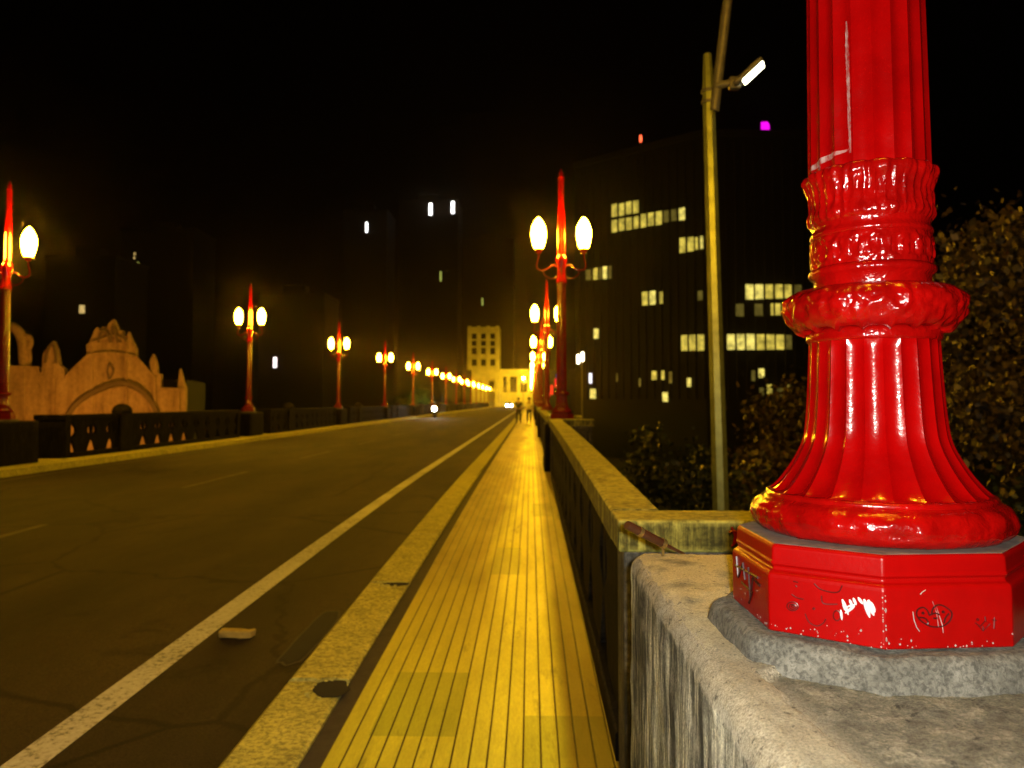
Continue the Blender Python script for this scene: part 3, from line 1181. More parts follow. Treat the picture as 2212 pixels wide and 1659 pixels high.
# right side: inner face at x = XW
YB = 1.6 + 1.76
section('b', (XW - 0.02, YB, 0), 0, lambda y: zc(y + YB), False, True, 'concrete parapet with yellow lit coping beside the striped footway, nearest right hand run')
b0 = [o for o in bpy.data.objects if o.name == 'balustrade'][0]
m = MB()
for ln_ in ([(1574, 1150), (1584, 1146), (1600, 1152)], [(1580, 1138), (1588, 1158), (1584, 1176)], [(1592, 1150), (1590, 1172), (1580, 1180)]):
    m.tube([at(x, y, YB - 0.001) - b0.location for x, y in ln_], 0.005, 5)
m.build('red_paint_mark', REDP, b0, 60)
pr, pm = None, None
for k in range(1, 14):
    y = 1.6 + SP * k + 1.76
    lab = f'{ORD[k]} run of the right parapet, counted from the close-up red column'
    if k <= 2:
        if pr is None:
            pr = section('b', (XW - 0.02, y, 0), 0, flat, False, True, lab)
        else:
            o = copy_tree(pr)
            o.location = (XW - 0.02, y, 0)
            tag(o, lab)
    else:
        if pm is None:
            pm = section('b', (XW - 0.02, y, 0), 0, flat, False, False, lab)
        else:
            o = copy_tree(pm)
            o.location = (XW - 0.02, y, 0)
            tag(o, lab)
pl_, plm = None, None
XLW = -11.88
for k in range(0, 13):
    y = YL0 + SPL * (k + 1) - 1.76
    if k == -1:
        lab = 'left balustrade run before the first visible left lamp post'
    elif k == 0:
        lab = 'dark pierced balustrade run in front of the orange lit plaster gable'
    else:
        lab = f'dark balustrade run just beyond the {ORD[k]} lamp post of the left row'
    if k <= 2:
        if pl_ is None:
            pl_ = section('b', (XLW, y, 0), PI, flat, True, True, lab)
        else:
            o = copy_tree(pl_)
            o.location = (XLW, y, 0)
            tag(o, lab)
    else:
        if plm is None:
            plm = section('b', (XLW, y, 0), PI, flat, True, False, lab)
        else:
            o = copy_tree(plm)
            o.location = (XLW, y, 0)
            tag(o, lab)
# low outer wall closing the bay beside the near pier
m = MB().rbox(0.98, 1.16, 2.42, YB + 0.02, -0.5, 0.80, 0.02, 6)
tag(m.build('bay_wall', CONC_RAIL, smooth=40), 'low outer wall hidden in the bay behind the close-up pier', 'wall')

# ------------------------------------------------------------------ brown rod on the back of the pier
a = at(1354, 1134, 2.28)
b = at(1432, 1174, 2.34)
c = at(1478, 1197, 2.40)
root = empty('rod', c)
d = (b - a)
m = MB().tube([a - c, a + d * 0.03 - c, b - c], [0.0125, 0.0135, 0.0125], 16)
m.tube([b - c, c - c], [0.006, 0.004], 10)
m.build('stem', RODM, root, 50)
for t in (0.36, 1.0):
    q = a + d * t
    MB().tube([q - d.normalized() * 0.006 - c, q + d.normalized() * 0.006 - c], 0.0148, 16).build('band', BRASS, root, 50)
m = MB().tube([b - c + Vector((0, 0, -0.008)), b - c + Vector((0.002, 0.01, -0.055)), b - c + Vector((-0.008, 0.015, -0.075))], 0.004, 8)
m.tube([b - c + Vector((0.002, 0.01, -0.050)), b - c + Vector((0.02, 0.02, -0.072))], 0.003, 8)
m.build('clip', BRASS, root, 50)
tag(root, 'short brown rod with brass bands leaning over the back edge of the pier', 'rod')

# ------------------------------------------------------------------ road side bits
P = at(520, 1383, 5.85)
m = MB().rbox(-0.125, 0.125, -0.045, 0.045, 0, 0.055, 0.012, 6, 0.010, 14, M=Matrix.Rotation(R(-4), 4, 'Z'))
o = m.build('brick', simple('broken brick', (0.52, 0.40, 0.11), 0.9, sc=20, bump=0.6), None, 40, (-2.14, 5.85, zc(5.85) - 0.148))
tag(o, 'broken orange brown brick lying on the road beside the white line', 'brick')
root = empty('storm_drain', (-1.60, 5.9, zc(5.9) - 0.15))
sl = 0.25 / 18 * 2 * (1 - 5.9 / 18)
rn = random.Random(4)
n = 36
rim = []
for i in range(n):
    th = 2 * PI * i / n
    k = 1 + 0.22 * noise.noise(Vector((math.cos(th) * 2, math.sin(th) * 2, 5)))
    yy = 0.62 * abs(math.sin(th)) ** 0.7 * (1 if math.sin(th) > 0 else -1) * k
    rim.append((0.085 * abs(math.cos(th)) ** 0.6 * (1 if math.cos(th) > 0 else -1) * k, yy, yy * sl + 0.004))
m = MB().add(rim + [(x * 0.9, y * 0.95, z + 0.003) for x, y, z in rim], [tuple(range(n, 2 * n))] + [(i, (i + 1) % n, n + (i + 1) % n, n + i) for i in range(n)])
m.build('opening_shade_sheet', DARK, root)  # flat dark sheet over the road, painting the shade inside the drain
m = MB()
for i in range(n):
    a, b = Vector(rim[i]), Vector(rim[(i + 1) % n])
    m.add([a * 1.001, b * 1.001, Vector((b.x * 1.22, b.y * 1.05, b.y * 1.05 * sl + 0.003)), Vector((a.x * 1.22, a.y * 1.05, a.y * 1.05 * sl + 0.003))], [(0, 1, 2, 3)])
m.build('broken_edge', GROOVE, root)
tag(root, 'ragged storm drain at the foot of the kerb, its opening painted as a flat dark sheet', 'drain')
for (hx, hy, rx_, ry_, lab) in ((-1.115, 4.47, 0.105, 0.13, 'flat dark patch painted as a ragged hole in the kerb top, close to the viewer'), (-1.14, 6.82, 0.11, 0.07, 'small dark patch painted as a hole in the kerb top, near the storm drain')):
    root = empty('kerb_hole_patch', (hx, hy, zc(hy)))  # flat dark sheet on an unbroken kerb; the hollow's shade is painted
    sl_ = 0.25 / 18 * 2 * (1 - hy / 18)
    n = 30
    rim = []
    for i in range(n):
        th = 2 * PI * i / n
        k = 1 + 0.35 * noise.noise(Vector((math.cos(th) * 1.6, math.sin(th) * 1.6, hy)))
        x, y = rx_ * k * math.cos(th), ry_ * k * math.sin(th)
        rim.append((x, y, y * sl_ + 0.003))
    MB().add(rim + [(x * 0.85, y * 0.85, z + 0.002) for x, y, z in rim], [tuple(range(n, 2 * n))] + [(i, (i + 1) % n, n + (i + 1) % n, n + i) for i in range(n)]).build('hollow', DARK, root)
    m = MB()
    for i in range(14):
        th = random.uniform(1.5, 5.2)
        k = random.uniform(0.95, 1.45)
        x, y = rx_ * k * math.cos(th), ry_ * k * math.sin(th)
        e = random.uniform(0.005, 0.014)
        m.rbox(x - e, x + e, y - e, y + e, y * sl_, y * sl_ + e * 1.1, e * 0.4, 2, 0.003, 40)
    m.build('crumbs', KERB, root, 40)['kind'] = 'stuff'
    tag(root, lab, 'hole')

# ------------------------------------------------------------------ steel pole with LED lamp, outside the wall
DP = 9.8
p0 = at(1557, 1092, DP)
root = empty('street_light', (p0.x, DP, -9.98))
pt = at(1528, 120, DP)
base = Vector((p0.x, DP, -9.98))
lean = (pt - p0) / (pt.z - p0.z)
m = MB()
prof = []
for z, r in ((-9.98, 0.13), (p0.z, 0.102), (5.35, 0.078), (5.42, 0.072), (5.78, 0.052), (5.80, 0.04)):
    c = p0 + lean * (z - p0.z) if z > -9 else p0 + lean * (z - p0.z)
    prof.append((c, r))
vs, fs = [], []
for c, r in prof:
    for i in range(8):
        th = 2 * PI * i / 8 + R(10)
        vs.append(Vector((c.x + r * math.cos(th), c.y + r * math.sin(th), c.z)) - base)
for k in range(len(prof) - 1):
    for i in range(8):
        j = (i + 1) % 8
        fs.append((k * 8 + i, k * 8 + j, (k + 1) * 8 + j, (k + 1) * 8 + i))
fs.append(tuple(range((len(prof) - 1) * 8, len(prof) * 8)))
m.add(vs, fs)
m.build('pole', STEEL, root)
q0 = p0 + lean * (5.05 - p0.z)
q1 = at(1572, 0, DP - 0.25)
q2 = q1 + (q1 - q0) * 1.4
m = MB().tube([q0 + Vector((0.05, -0.06, 0)) - base, q1 - base, q2 - base], [0.062, 0.055, 0.05], 10)
arm = m.build('arm', STEELD, root, 50)
e = q2 - base
MB().rbox(-0.12, 0.55, -0.14, 0.14, -0.06, 0.06, 0.04, 6, M=Matrix.Translation(e)).build('lamp_head', STEELD, arm, 50)
for z in (5.18, 5.32):
    m = MB()
    c = p0 + lean * (z - p0.z) - base
    m.lathe([(0.088, -0.02), (0.093, -0.015), (0.093, 0.015), (0.088, 0.02)], 16, c=(c.x, c.y, c.z))
    m.build('clamp', STEELD, root, 40)
ra, rb = at(1546, 186, DP - 0.12), at(1606, 176, DP - 0.16)
m = MB().tube([ra - base, (ra + rb) / 2 - base + Vector((0, 0, 0.01)), rb - base], [0.055, 0.045, 0.06], 8)
m.rbox(-0.07, 0.07, -0.05, 0.05, -0.09, 0.06, 0.02, 4, M=Matrix.Translation((ra + rb) / 2 - base + Vector((0.06, 0, 0.02))))
m.build('bracket', STEELD, root, 50)
ha, hb = at(1592, 190, DP - 0.16), at(1652, 134, DP - 0.30)
ax = (hb - ha).normalized()
nn = Vector((0.64, -0.16, -0.72))
nn = (nn - ax * nn.dot(ax)).normalized()
bi = ax.cross(nn)
ctr = (ha + hb) / 2
Mh = Matrix(((ax.x, bi.x, nn.x, ctr.x - base.x), (ax.y, bi.y, nn.y, ctr.y - base.y), (ax.z, bi.z, nn.z, ctr.z - base.z), (0, 0, 0, 1)))
ln = (hb - ha).length / 2
h = MB().rbox(-ln, ln, -0.13, 0.13, -0.07, 0.0, 0.035, 6, M=Mh).build('lamp_head', STEELD, root, 50)
MB().rbox(-ln * 0.55, ln * 0.9, -0.10, 0.10, -0.02, 0.022, 0.02, 5, M=Mh).build('led_panel', LEDM, h, 50)
tag(root, 'olive steel pole with a tilted white LED lamp, beside the red column', 'street light')

# ------------------------------------------------------------------ trees


def crown_mesh(name, rad, n, leaf, mat, seed, parent, loc, squash=0.9):
    rn = random.Random(seed)
    cl = []
    for i in range(26):
        while True:
            v = Vector((rn.uniform(-1, 1), rn.uniform(-1, 1), rn.uniform(-1, 1)))
            if 0.25 < v.length < 1:
                break
        cl.append((Vector((v.x * rad, v.y * rad, v.z * rad * squash)), rad * rn.uniform(0.16, 0.34)))
    m = MB()
    for i in range(n):
        c, r = rn.choice(cl)
        p = c + Vector((rn.gauss(0, 1), rn.gauss(0, 1), rn.gauss(0, 0.8))) * r * 0.62
        a = Vector((rn.gauss(0, 1), rn.gauss(0, 1), rn.gauss(0, 1) - 0.5)).normalized()
        b = a.cross(Vector((rn.gauss(0, 1), rn.gauss(0, 1), rn.gauss(0, 1)))).normalized()
        L_ = leaf * rn.uniform(0.6, 1.3)
        w = L_ * 0.36
        m.add([p, p + a * L_ * 0.5 + b * w, p + a * L_, p + a * L_ * 0.5 - b * w], [(0, 1, 2, 3)])
    me = bpy.data.meshes.new(name)
    me.from_pydata(m.v, [], m.f)
    me.materials.append(mat)
    o = bpy.data.objects.new(name, me)
    COL.objects.link(o)
    o.parent = parent
    o.location = loc
    return o, cl


def tree(x, y, zb, zt, rad, n, leaf, mat, seed, label):
    root = empty('tree', (x, y, zb))
    H = zt - zb
    cz = H - rad * 0.95
    o, cl = crown_mesh('crown', rad, n, leaf, mat, seed, root, (0, 0, cz))
    rn = random.Random(seed + 5)
    m = MB().tube([(0, 0, 0), (0.1, 0.05, H * 0.3), (-0.05, 0.1, cz - rad * 0.3), (0.05, 0, cz + rad * 0.5)], [H * 0.028, H * 0.022, H * 0.014, H * 0.004], 8)
    for c, r in cl[:14]:
        m.tube([(0, 0.03, cz - rad * rn.uniform(0.2, 0.9)), (c.x * 0.5, c.y * 0.5, cz + c.z * 0.4 - rad * 0.2), (c.x, c.y, cz + c.z)], [H * 0.010, H * 0.006, 0.01], 5)
    m.build('trunk', BARK, root, 60)
    tag(root, label, 'tree', 'trees below the bridge')
    return root


tree(8.2, 11.6, -9.98, 4.2, 2.5, 22000, 0.115, LEAF, 11, 'tall brownish leafy tree right of the red column, close to the bridge')
tree(7.0, 9.0, -9.98, 0.6, 2.3, 16000, 0.11, LEAF2, 12, 'lower green tree at the right picture edge beside the red column base')
tree(13.5, 19.0, -9.98, 5.2, 3.0, 5000, 0.24, LEAF, 13, 'darker tree standing behind the tall brownish tree at the right')
tree(5.2, 17.0, -9.98, 0.1, 2.6, 11000, 0.13, LEAF2, 14, 'dark tree top just below the parapet left of the steel pole')
tree(9.5, 27.0, -9.98, 0.8, 3.2, 6000, 0.26, LEAF, 15, 'dark tree top behind the steel pole, right of it')
tree(6.0, 36.0, -9.98, 0.2, 3.2, 5000, 0.26, LEAF2, 16, 'dim tree top low beyond the middle of the right parapet')
tree(16.0, 44.0, -9.98, 2.4, 4.4, 6000, 0.34, LEAF, 17, 'broad dim tree in front of the lit office windows')

# ------------------------------------------------------------------ office block with lit windows
DC = 150.0
Pc = at(1527, 868, DC)
Pc.z = 0
uL = Vector((-0.755, 0.656, 0))
uR = Vector((1, 0.05, 0)).normalized()
nL = Vector((-0.656, -0.755, 0))
nR = Vector((0.05, -1, 0)).normalized()
LL, LR, ZT, ZB = 31.0, 34.0, 52.0, -9.98
root = empty('office_block', (Pc.x, Pc.y, ZB))
o0 = Vector((Pc.x, Pc.y, ZB))
A = Pc + uL * LL
B = Pc + uR * LR
foot = [A, Pc, B, B + Vector((0, 22, 0)), A + Vector((6, 22, 0))]
vs = [Vector((p.x, p.y, z)) - o0 for z in (ZB, ZT) for p in foot]
n = len(foot)
m = MB().add(vs, [tuple(range(n)), tuple(range(n, 2 * n))] + [(i, (i + 1) % n, n + (i + 1) % n, n + i) for i in range(n)])
m.build('wall', WDARK, root)
# vertical fins
m = MB()
for u, nrm, LN, pit in ((uL, nL, LL, 1.83), (uR, nR, LR, 1.83)):
    k = 0.4
    while k < LN:
        c = Pc + u * k - o0
        q = [c + u * -0.16, c + u * 0.16, c + u * 0.16 + nrm * 0.35, c - u * 0.16 + nrm * 0.35]
        m.add([Vector((p.x, p.y, z - ZB)) for z in (2.0, ZT - 1) for p in q], [(0, 1, 2, 3), (7, 6, 5, 4), (0, 4, 5, 1), (1, 5, 6, 2), (2, 6, 7, 3), (3, 7, 4, 0)])
        k += pit
m.build('fins', WDARK2, root)
m = MB()
m.add([Vector((p.x, p.y, z)) - o0 for z in (ZT, ZT + 1.2) for p in [A + nL * 0.3, Pc + (nL + nR) * 0.3, B + nR * 0.3, B + Vector((0, 1, 0)), Pc + Vector((0, 1.5, 0)), A + Vector((1, 1, 0))]],
      [tuple(range(6)), tuple(range(6, 12))] + [(i, (i + 1) % 6, 6 + (i + 1) % 6, 6 + i) for i in range(6)])
m.build('parapet', WDARK2, root)
WIN = m_window('office window light', (1.0, 0.77, 0.11), 0.95)
WIN_D = m_window('dim office window', (0.75, 0.58, 0.10), 0.20)
WIN_B = m_window('bright office window', (1.0, 0.82, 0.17), 1.4)
WIN_C = glow('bluish white window', (0.85, 0.85, 1.0), 1.8)
za = lambda x0, x1, y0, y1, k='n': (1221 + .24 * x0, 1221 + .24 * x1, 398 + .24 * y0, 398 + .24 * y1, k)
zb = lambda x0, x1, y0, y1, k='n': (1221 + .2507 * x0, 1221 + .2507 * x1, 690 + .2507 * y0, 690 + .2507 * y1, k)
wl = [za(430, 475, 180, 295), za(495, 540, 175, 285), za(558, 603, 160, 270), za(622, 668, 150, 262),
      za(430, 475, 325, 435), za(495, 540, 312, 420), za(560, 607, 303, 412), za(627, 668, 292, 400), za(692, 737, 272, 390), za(757, 805, 260, 375), za(825, 878, 248, 368),
      za(897, 940, 240, 345, 'd'), za(965, 1010, 228, 332, 'd'), za(1035, 1085, 215, 325, 'b'),
      za(1040, 1090, 485, 618), za(1112, 1165, 478, 605), za(1180, 1202, 482, 592), za(1226, 1250, 468, 585, 'b'),
      za(195, 240, 770, 865, 'd'), za(264, 300, 757, 860), za(315, 340, 750, 858, 'd'), za(350, 384, 743, 855, 'b'), za(396, 425, 738, 850, 'd'),
      za(703, 750, 970, 1090), za(770, 820, 962, 1085, 'b'), za(860, 886, 970, 1075), za(1203, 1245, 960, 1045, 'd'),
      za(1618, 1688, 905, 1038, 'b'), za(1705, 1775, 905, 1036, 'b'), za(1797, 1862, 905, 1032), za(1883, 1950, 905, 1030), za(1970, 2028, 907, 1026), za(2055, 2118, 908, 1022, 'd'),
      za(1530, 1600, 1080, 1190, 'd'), za(1700, 1770, 1080, 1185, 'd'), za(1845, 1867, 1075, 1180), za(1885, 1930, 1075, 1180),
      zb(1010, 1060, 138, 270), zb(1078, 1130, 135, 270), zb(1150, 1205, 131, 270), zb(1390, 1455, 130, 262, 'b'), zb(1475, 1540, 129, 262, 'b'), zb(1558, 1625, 128, 262, 'b'),
      zb(1645, 1710, 130, 262), zb(1730, 1795, 131, 261), zb(1812, 1878, 133, 260), zb(1895, 1945, 136, 258, 'd'),
      zb(256, 296, 82, 165, 'b'), zb(225, 272, 600, 682, 'b'), zb(848, 892, 628, 708, 'b'), zb(1060, 1092, 505, 580, 'b'), zb(1660, 1708, 425, 503, 'b'), zb(1733, 1775, 562, 640),
      zb(1910, 1930, 562, 635), zb(755, 795, 445, 520), zb(838, 862, 442, 520), zb(905, 930, 450, 550, 'd'), zb(216, 238, 465, 550, 'c'), zb(1668, 1705, 590, 660, 'd'), zb(1820, 1870, 590, 660, 'd'),
      zb(645, 660, 508, 580, 'd'), zb(450, 462, 465, 535, 'd'), zb(1600, 1630, 440, 530, 'd')]
for (x0, x1, y0, y1, kk) in wl:
    left = (x0 + x1) / 2 < 1527
    P_, n_, u_ = (Pc, nL, uL) if left else (Pc, nR, uR)
    cs = on_plane((x0 + x1) / 2, (y0 + y1) / 2, P_, n_)
    wa = on_plane(x0, (y0 + y1) / 2, P_, n_)
    wb = on_plane(x1, (y0 + y1) / 2, P_, n_)
    hw = (wb - wa).length / 2
    z0 = on_plane((x0 + x1) / 2, y1, P_, n_).z
    z1 = on_plane((x0 + x1) / 2, y0, P_, n_).z
    uu = -u_ if left else u_
    M_ = Matrix(((uu.x, n_.x, 0, cs.x - o0.x), (uu.y, n_.y, 0, cs.y - o0.y), (0, 0, 1, 0), (0, 0, 0, 1)))
    m = MB().box(-hw, hw, 0.36, 0.44, z0 - ZB, z1 - ZB, M_)
    m.build('window', {'n': WIN, 'd': WIN_D, 'b': WIN_B, 'c': WIN_C}[kk], root)
# roof mast with beacons
pm_ = on_plane(1388, 290, Pc, nL)
m = MB().tube([Vector((pm_.x, pm_.y + 3, ZT)) - o0, Vector((pm_.x, pm_.y + 3, pm_.z + 0.5)) - o0], [0.15, 0.06], 6)
mast = m.build('mast', WDARK2, root)
MB().lathe([(0.05, -0.8), (0.24, -0.5), (0.24, 0.5), (0.05, 0.8)], 8, c=Vector((pm_.x, pm_.y + 2.7, pm_.z)) - o0).build('beacon', glow('red beacon', (1, 0.12, 0.04), 3), mast)
ps = on_plane(1658, 272, Pc, nR)
m = MB().prism([(-0.7, -0.6), (-0.25, -1.4), (-0.1, -1.0), (0.1, -1.45), (0.3, -1.05), (0.55, -1.4), (0.85, -0.7), (0.8, 0.8), (0.45, 1.35), (-0.7, 1.3)], Matrix.Translation(Vector((ps.x, ps.y + 1.5, ps.z)) - o0), 0.3)
m.build('roof_sign', glow('magenta sign light', (1.0, 0.005, 0.95), 1.2), root)
m = MB().box(-0.6, -0.3, 0.25, 0.5, ZT - ps.z + 0.1, 1.0, Matrix.Translation(Vector((ps.x, ps.y + 1.5, ps.z)) - o0)).box(0.3, 0.6, 0.25, 0.5, ZT - ps.z + 0.1, 1.0, Matrix.Translation(Vector((ps.x, ps.y + 1.5, ps.z)) - o0))
m.build('sign_frame', WDARK2, root)
tag(root, 'dark office block with rows of lit yellow windows, right of the lamp posts', 'office building')

# ------------------------------------------------------------------ other dark towers
WW = glow('cold white lamp', (1.0, 0.98, 0.95), 5)
WG = glow('dim greenish window', (0.55, 0.62, 0.12), 0.7)
WY = m_window('warm small window', (0.9, 0.62, 0.2), 0.8, False)


def tower(px0, px1, ptop, D, lights, label, mat=WDARK, depth=18):
    a_, b_ = at(px0, ptop, D), at(px1, ptop, D)
    cx = (a_.x + b_.x) / 2
    w = (b_.x - a_.x) / 2
    r_ = empty('tower_block', (cx, D, -9.98))
    H = a_.z + 9.98
    m = MB().box(-w, w, 0, depth, 0, H)
    m.build('wall', mat, r_)
    m = MB().box(-w - 0.2, w + 0.2, -0.2, depth + 0.2, H + 0.003, H + 1.0).box(-w * 0.4, w * 0.3, 4, 9, H + 1.003, H + 4)
    m.build('roof', WDARK2, r_)
    for (x, y, hw, hh, mt) in lights:
        p = at(x, y, D - 0.15)
        s_ = D / F
        MB().box(p.x - cx - hw * s_, p.x - cx + hw * s_, -0.22, -0.07, p.z + 9.98 - hh * s_, p.z + 9.98 + hh * s_).build('window', mt, r_)
    tag(r_, label, 'building', 'dark tower blocks around the bridge')
    return r_


tower(862, 990, 436, 330, [(930, 452, 3.2, 13, WW), (978, 448, 3.2, 13, WW), (952, 597, 1.8, 11, WG)], 'tall dark tower with two cold white lamps near its top')
tower(742, 836, 458, 300, [(792, 491, 2, 11, WW)], 'dark tower with one small white lamp, left of the twin-lamp tower', WDARK2)
tower(1000, 1110, 520, 400, [(1042, 652, 1.5, 8, WG)], 'dim brown tower rising behind the yellow lit tower at the bridge end', WDARK2)
tower(100, 250, 560, 210, [(177, 668, 6, 9, WY)], 'dark block with one dim warm window above the plaster gable')
tower(262, 420, 500, 260, [(291, 548, 1.6, 3, WY), (290, 557, 1.4, 2.2, WY), (298, 571, 1.5, 5, WG)], 'dark tower with a short column of tiny lights at the left', WDARK2)
tower(560, 700, 640, 240, [(594, 783, 3.4, 11, glow('pinkish white window', (1, 0.85, 0.85), 3))], 'dark lower block with one pinkish white light behind the left lamp posts')

# ------------------------------------------------------------------ lit plaster gable on the left
DG = 62.0
ang = R(16)
Pg = at(235, 868, DG)
ug = Vector((math.cos(ang), math.sin(ang), 0))
ng = Vector((math.sin(ang), -math.cos(ang), 0))
zg = -9.98
og = Vector((Pg.x, Pg.y, zg))
root = empty('gabled_building', og)
Mg = Matrix(((ug.x, -ng.x, 0, 0), (ug.y, -ng.y, 0, 0), (0, 0, 1, 0), (0, 0, 0, 1)))


def g2(zx, zy):
    p = on_plane(zx * 0.4266, 354 + zy * 0.4266, Pg, ng)
    return ((p - Pg).dot(ug), p.z - zg)


outl = [(-60, 1025), (35, 1025), (120, 1028), (190, 1030), (205, 1062), (212, 1050), (216, 965), (238, 930), (268, 896), (284, 935), (298, 1018), (325, 1035), (330, 1082), (352, 1062), (380, 1030), (440, 968), (436, 918), (448, 908), (463, 880), (478, 842), (492, 826),
        (505, 842), (520, 822), (540, 830), (552, 806), (575, 786), (592, 826), (600, 846), (618, 842), (628, 872), (640, 884), (650, 848), (664, 886), (688, 934), (690, 976), (724, 1018), (764, 1064), (758, 1000), (775, 962),
        (792, 1008), (797, 1060), (816, 1065), (813, 1137), (860, 1140), (899, 1141), (904, 1082), (912, 1036), (926, 1088), (942, 1140)]
q = [g2(*p) for p in outl]
q = [(q[0][0] - 0.01, 0.0)] + q + [(q[-1][0], 0.0)]
MB().prism(q, Mg, 0.9).build('gable_wall', CHURCH, root)


def gline(pts, w, dep, mat, name, n=6):
    c = smooth_curve([g2(*p) for p in pts], n)
    m = MB()
    P_ = [Mg @ Vector((u, -0.02, z)) for u, z in c]
    vs, fs = [], []
    for i, (u, z) in enumerate(c):
        a_ = c[max(i - 1, 0)]
        b_ = c[min(i + 1, len(c) - 1)]
        t = Vector((b_[0] - a_[0], b_[1] - a_[1])).normalized()
        nx, nzz = -t.y * w, t.x * w
        for (du, dz, dy) in ((nx, nzz, 0.0), (nx, nzz, -dep), (-nx, -nzz, -dep), (-nx, -nzz, 0.0)):
            vs.append(Mg @ Vector((u + du, dy - 0.003, z + dz)))
    for i in range(len(c) - 1):
        for k in range(4):
            l = (k + 1) % 4
            fs.append((4 * i + k, 4 * i + l, 4 * (i + 1) + l, 4 * (i + 1) + k))
    fs += [(0, 1, 2, 3), tuple(4 * (len(c) - 1) + k for k in (3, 2, 1, 0))]
    m.add(vs, fs)
    return m.build(name, mat, root)


gline([(338, 1300), (372, 1240), (430, 1185), (520, 1136), (600, 1112), (648, 1115), (705, 1140), (760, 1195), (790, 1250), (800, 1300)], 0.17, 0.32, CHURCHD, 'arch')
for x, yt in ((465, 900), (640, 905), (272, 1010), (122, 1035), (905, 1145), (785, 1075)):
    gline([(x, yt), (x, 1180), (x, 1320)], 0.10, 0.14, CHURCH, 'pilaster', 2)
gline([(440, 972), (560, 960), (690, 978)], 0.12, 0.2, CHURCH, 'cornice')
gline([(812, 1140), (870, 1142), (942, 1144)], 0.12, 0.2, CHURCH, 'cornice')
gline([(-60, 1030), (60, 1030), (200, 1034)], 0.12, 0.2, CHURCH, 'cornice')
gline([(330, 1085), (385, 1030), (445, 972)], 0.10, 0.16, CHURCH, 'rake')
gline([(690, 980), (728, 1022), (768, 1068)], 0.10, 0.16, CHURCH, 'rake')
gline([(352, 1300), (386, 1246), (440, 1200), (524, 1156), (600, 1133), (645, 1136), (698, 1158), (748, 1206), (775, 1256), (785, 1300)], 0.06, 0.16, CHURCH, 'arch_bead')
gline([(470, 905), (520, 890), (575, 870), (620, 890), (645, 905)], 0.07, 0.22, CHURCH, 'ornament')
gline([(500, 905), (512, 860), (530, 850), (548, 866), (560, 905)], 0.08, 0.25, CHURCHD, 'ornament')
gline([(565, 905), (572, 830), (585, 850), (600, 905)], 0.09, 0.25, CHURCHD, 'ornament')
gline([(610, 905), (622, 866), (640, 900)], 0.08, 0.22, CHURCHD, 'ornament')
gline([(230, 1010), (244, 945), (266, 915), (280, 950), (286, 1010)], 0.08, 0.2, CHURCHD, 'ornament')
gline([(555, 1010), (545, 1050), (555, 1090), (575, 1050), (555, 1010)], 0.06, 0.16, CHURCHD, 'cartouche')
m = MB()
for pts_, rr in (([(30, 822), (62, 828), (92, 856), (108, 910), (112, 965), (116, 1028)], 0.38), ([(120, 872), (140, 878), (148, 905), (136, 940), (140, 985), (130, 1025)], 0.22)):
    c = smooth_curve([g2(*p) for p in pts_], 5)
    m.tube([Mg @ Vector((u, 0.3, z)) for u, z in c], rr, 8)
m.build('scroll_ornament', CHURCH, root, 60)
m = MB()
xa, xb = q[1][0], q[-2][0]
zt_ = g2(200, 1060)[1]
m.box(xa + 0.1, xb - 0.1, 0.91, 14, 0, zt_ - 0.4, Mg)
m.build('nave', WDARK2, root)
tag(root, 'ornate plaster gable with pinnacles and an arch moulding, lit orange, behind the left balustrade', 'building')
# floodlight that lights it, standing below the deck in front of it
fp = Pg + ng * 13 + Vector((0, 0, -7.0))
lr = empty('floodlight', (fp.x, fp.y, zg))
MB().tube([(0, 0, 0), (0, 0, 3.0)], 0.06, 8).build('pole', STEELD, lr)
aim = (Pg + Vector((0, 0, 2.0)) - fp).normalized()
qd = aim.to_track_quat('-Z', 'Y')
Mf = Matrix.Translation((0, 0, 3.0)) @ qd.to_matrix().to_4x4()
MB().rbox(-0.3, 0.3, -0.2, 0.2, 0.02, 0.25, 0.03, 4, M=Mf).build('housing', STEELD, lr, 40)
MB().box(-0.26, 0.26, -0.16, 0.16, -0.01, 0.018, Mf).build('lens', glow('orange flood lens', (1.0, 0.42, 0.08), 6), lr)
ld = bpy.data.lights.new('flood_lamp', 'SPOT')
ld.energy = 6500
ld.color = (1.0, 0.36, 0.035)
ld.spot_size = R(110)
ld.spot_blend = 0.6
ld.shadow_soft_size = 0.2
lo = bpy.data.objects.new('flood_lamp', ld)
COL.objects.link(lo)
lo.parent = lr
lo.matrix_local = Mf @ Matrix.Translation((0, 0, -0.05))
tag(lr, 'orange floodlight on a short pole below the deck, aimed at the plaster gable', 'floodlight')

# ------------------------------------------------------------------ yellow lit tower and hall at the bridge end
DT = 243.0
X = lambda px: at(px, 868, DT).x
Z = lambda py: at(1100, py, DT).z
cx = X(1044)
root = empty('clock_tower' if False else 'end_tower', (cx, DT, -0.15))
w0, w1 = X(1009) - cx, X(1079) - cx
zl0, zl1 = Z(798) + 0.15, Z(706) + 0.15
MB().box(w0, w1, 0.4, 10, zl0 + 0.003, zl1).build('upper_wall', CREAM, root)
pw = (w1 - w0)
for k in range(4):
    c = w0 + pw * (0.07 + 0.86 * k / 3)
    MB().box(c - 0.55, c + 0.55, 0.0, 0.398, zl0 + 0.003, zl1 + 0.3).build('pilaster', CREAM, root)
for j in range(3):
    c = w0 + pw * (0.07 + 0.86 * (j + 0.5) / 3)
    for i, (ya, yb) in enumerate(((720, 732), (736, 747), (751, 765), (776, 790))):
        MB().box(c - 0.75, c + 0.75, 0.3, 0.396, Z(yb) + 0.15, Z(ya) + 0.15).build('window', GLASSD if i < 3 else WDARK2, root)
l0 = X(1019) - cx
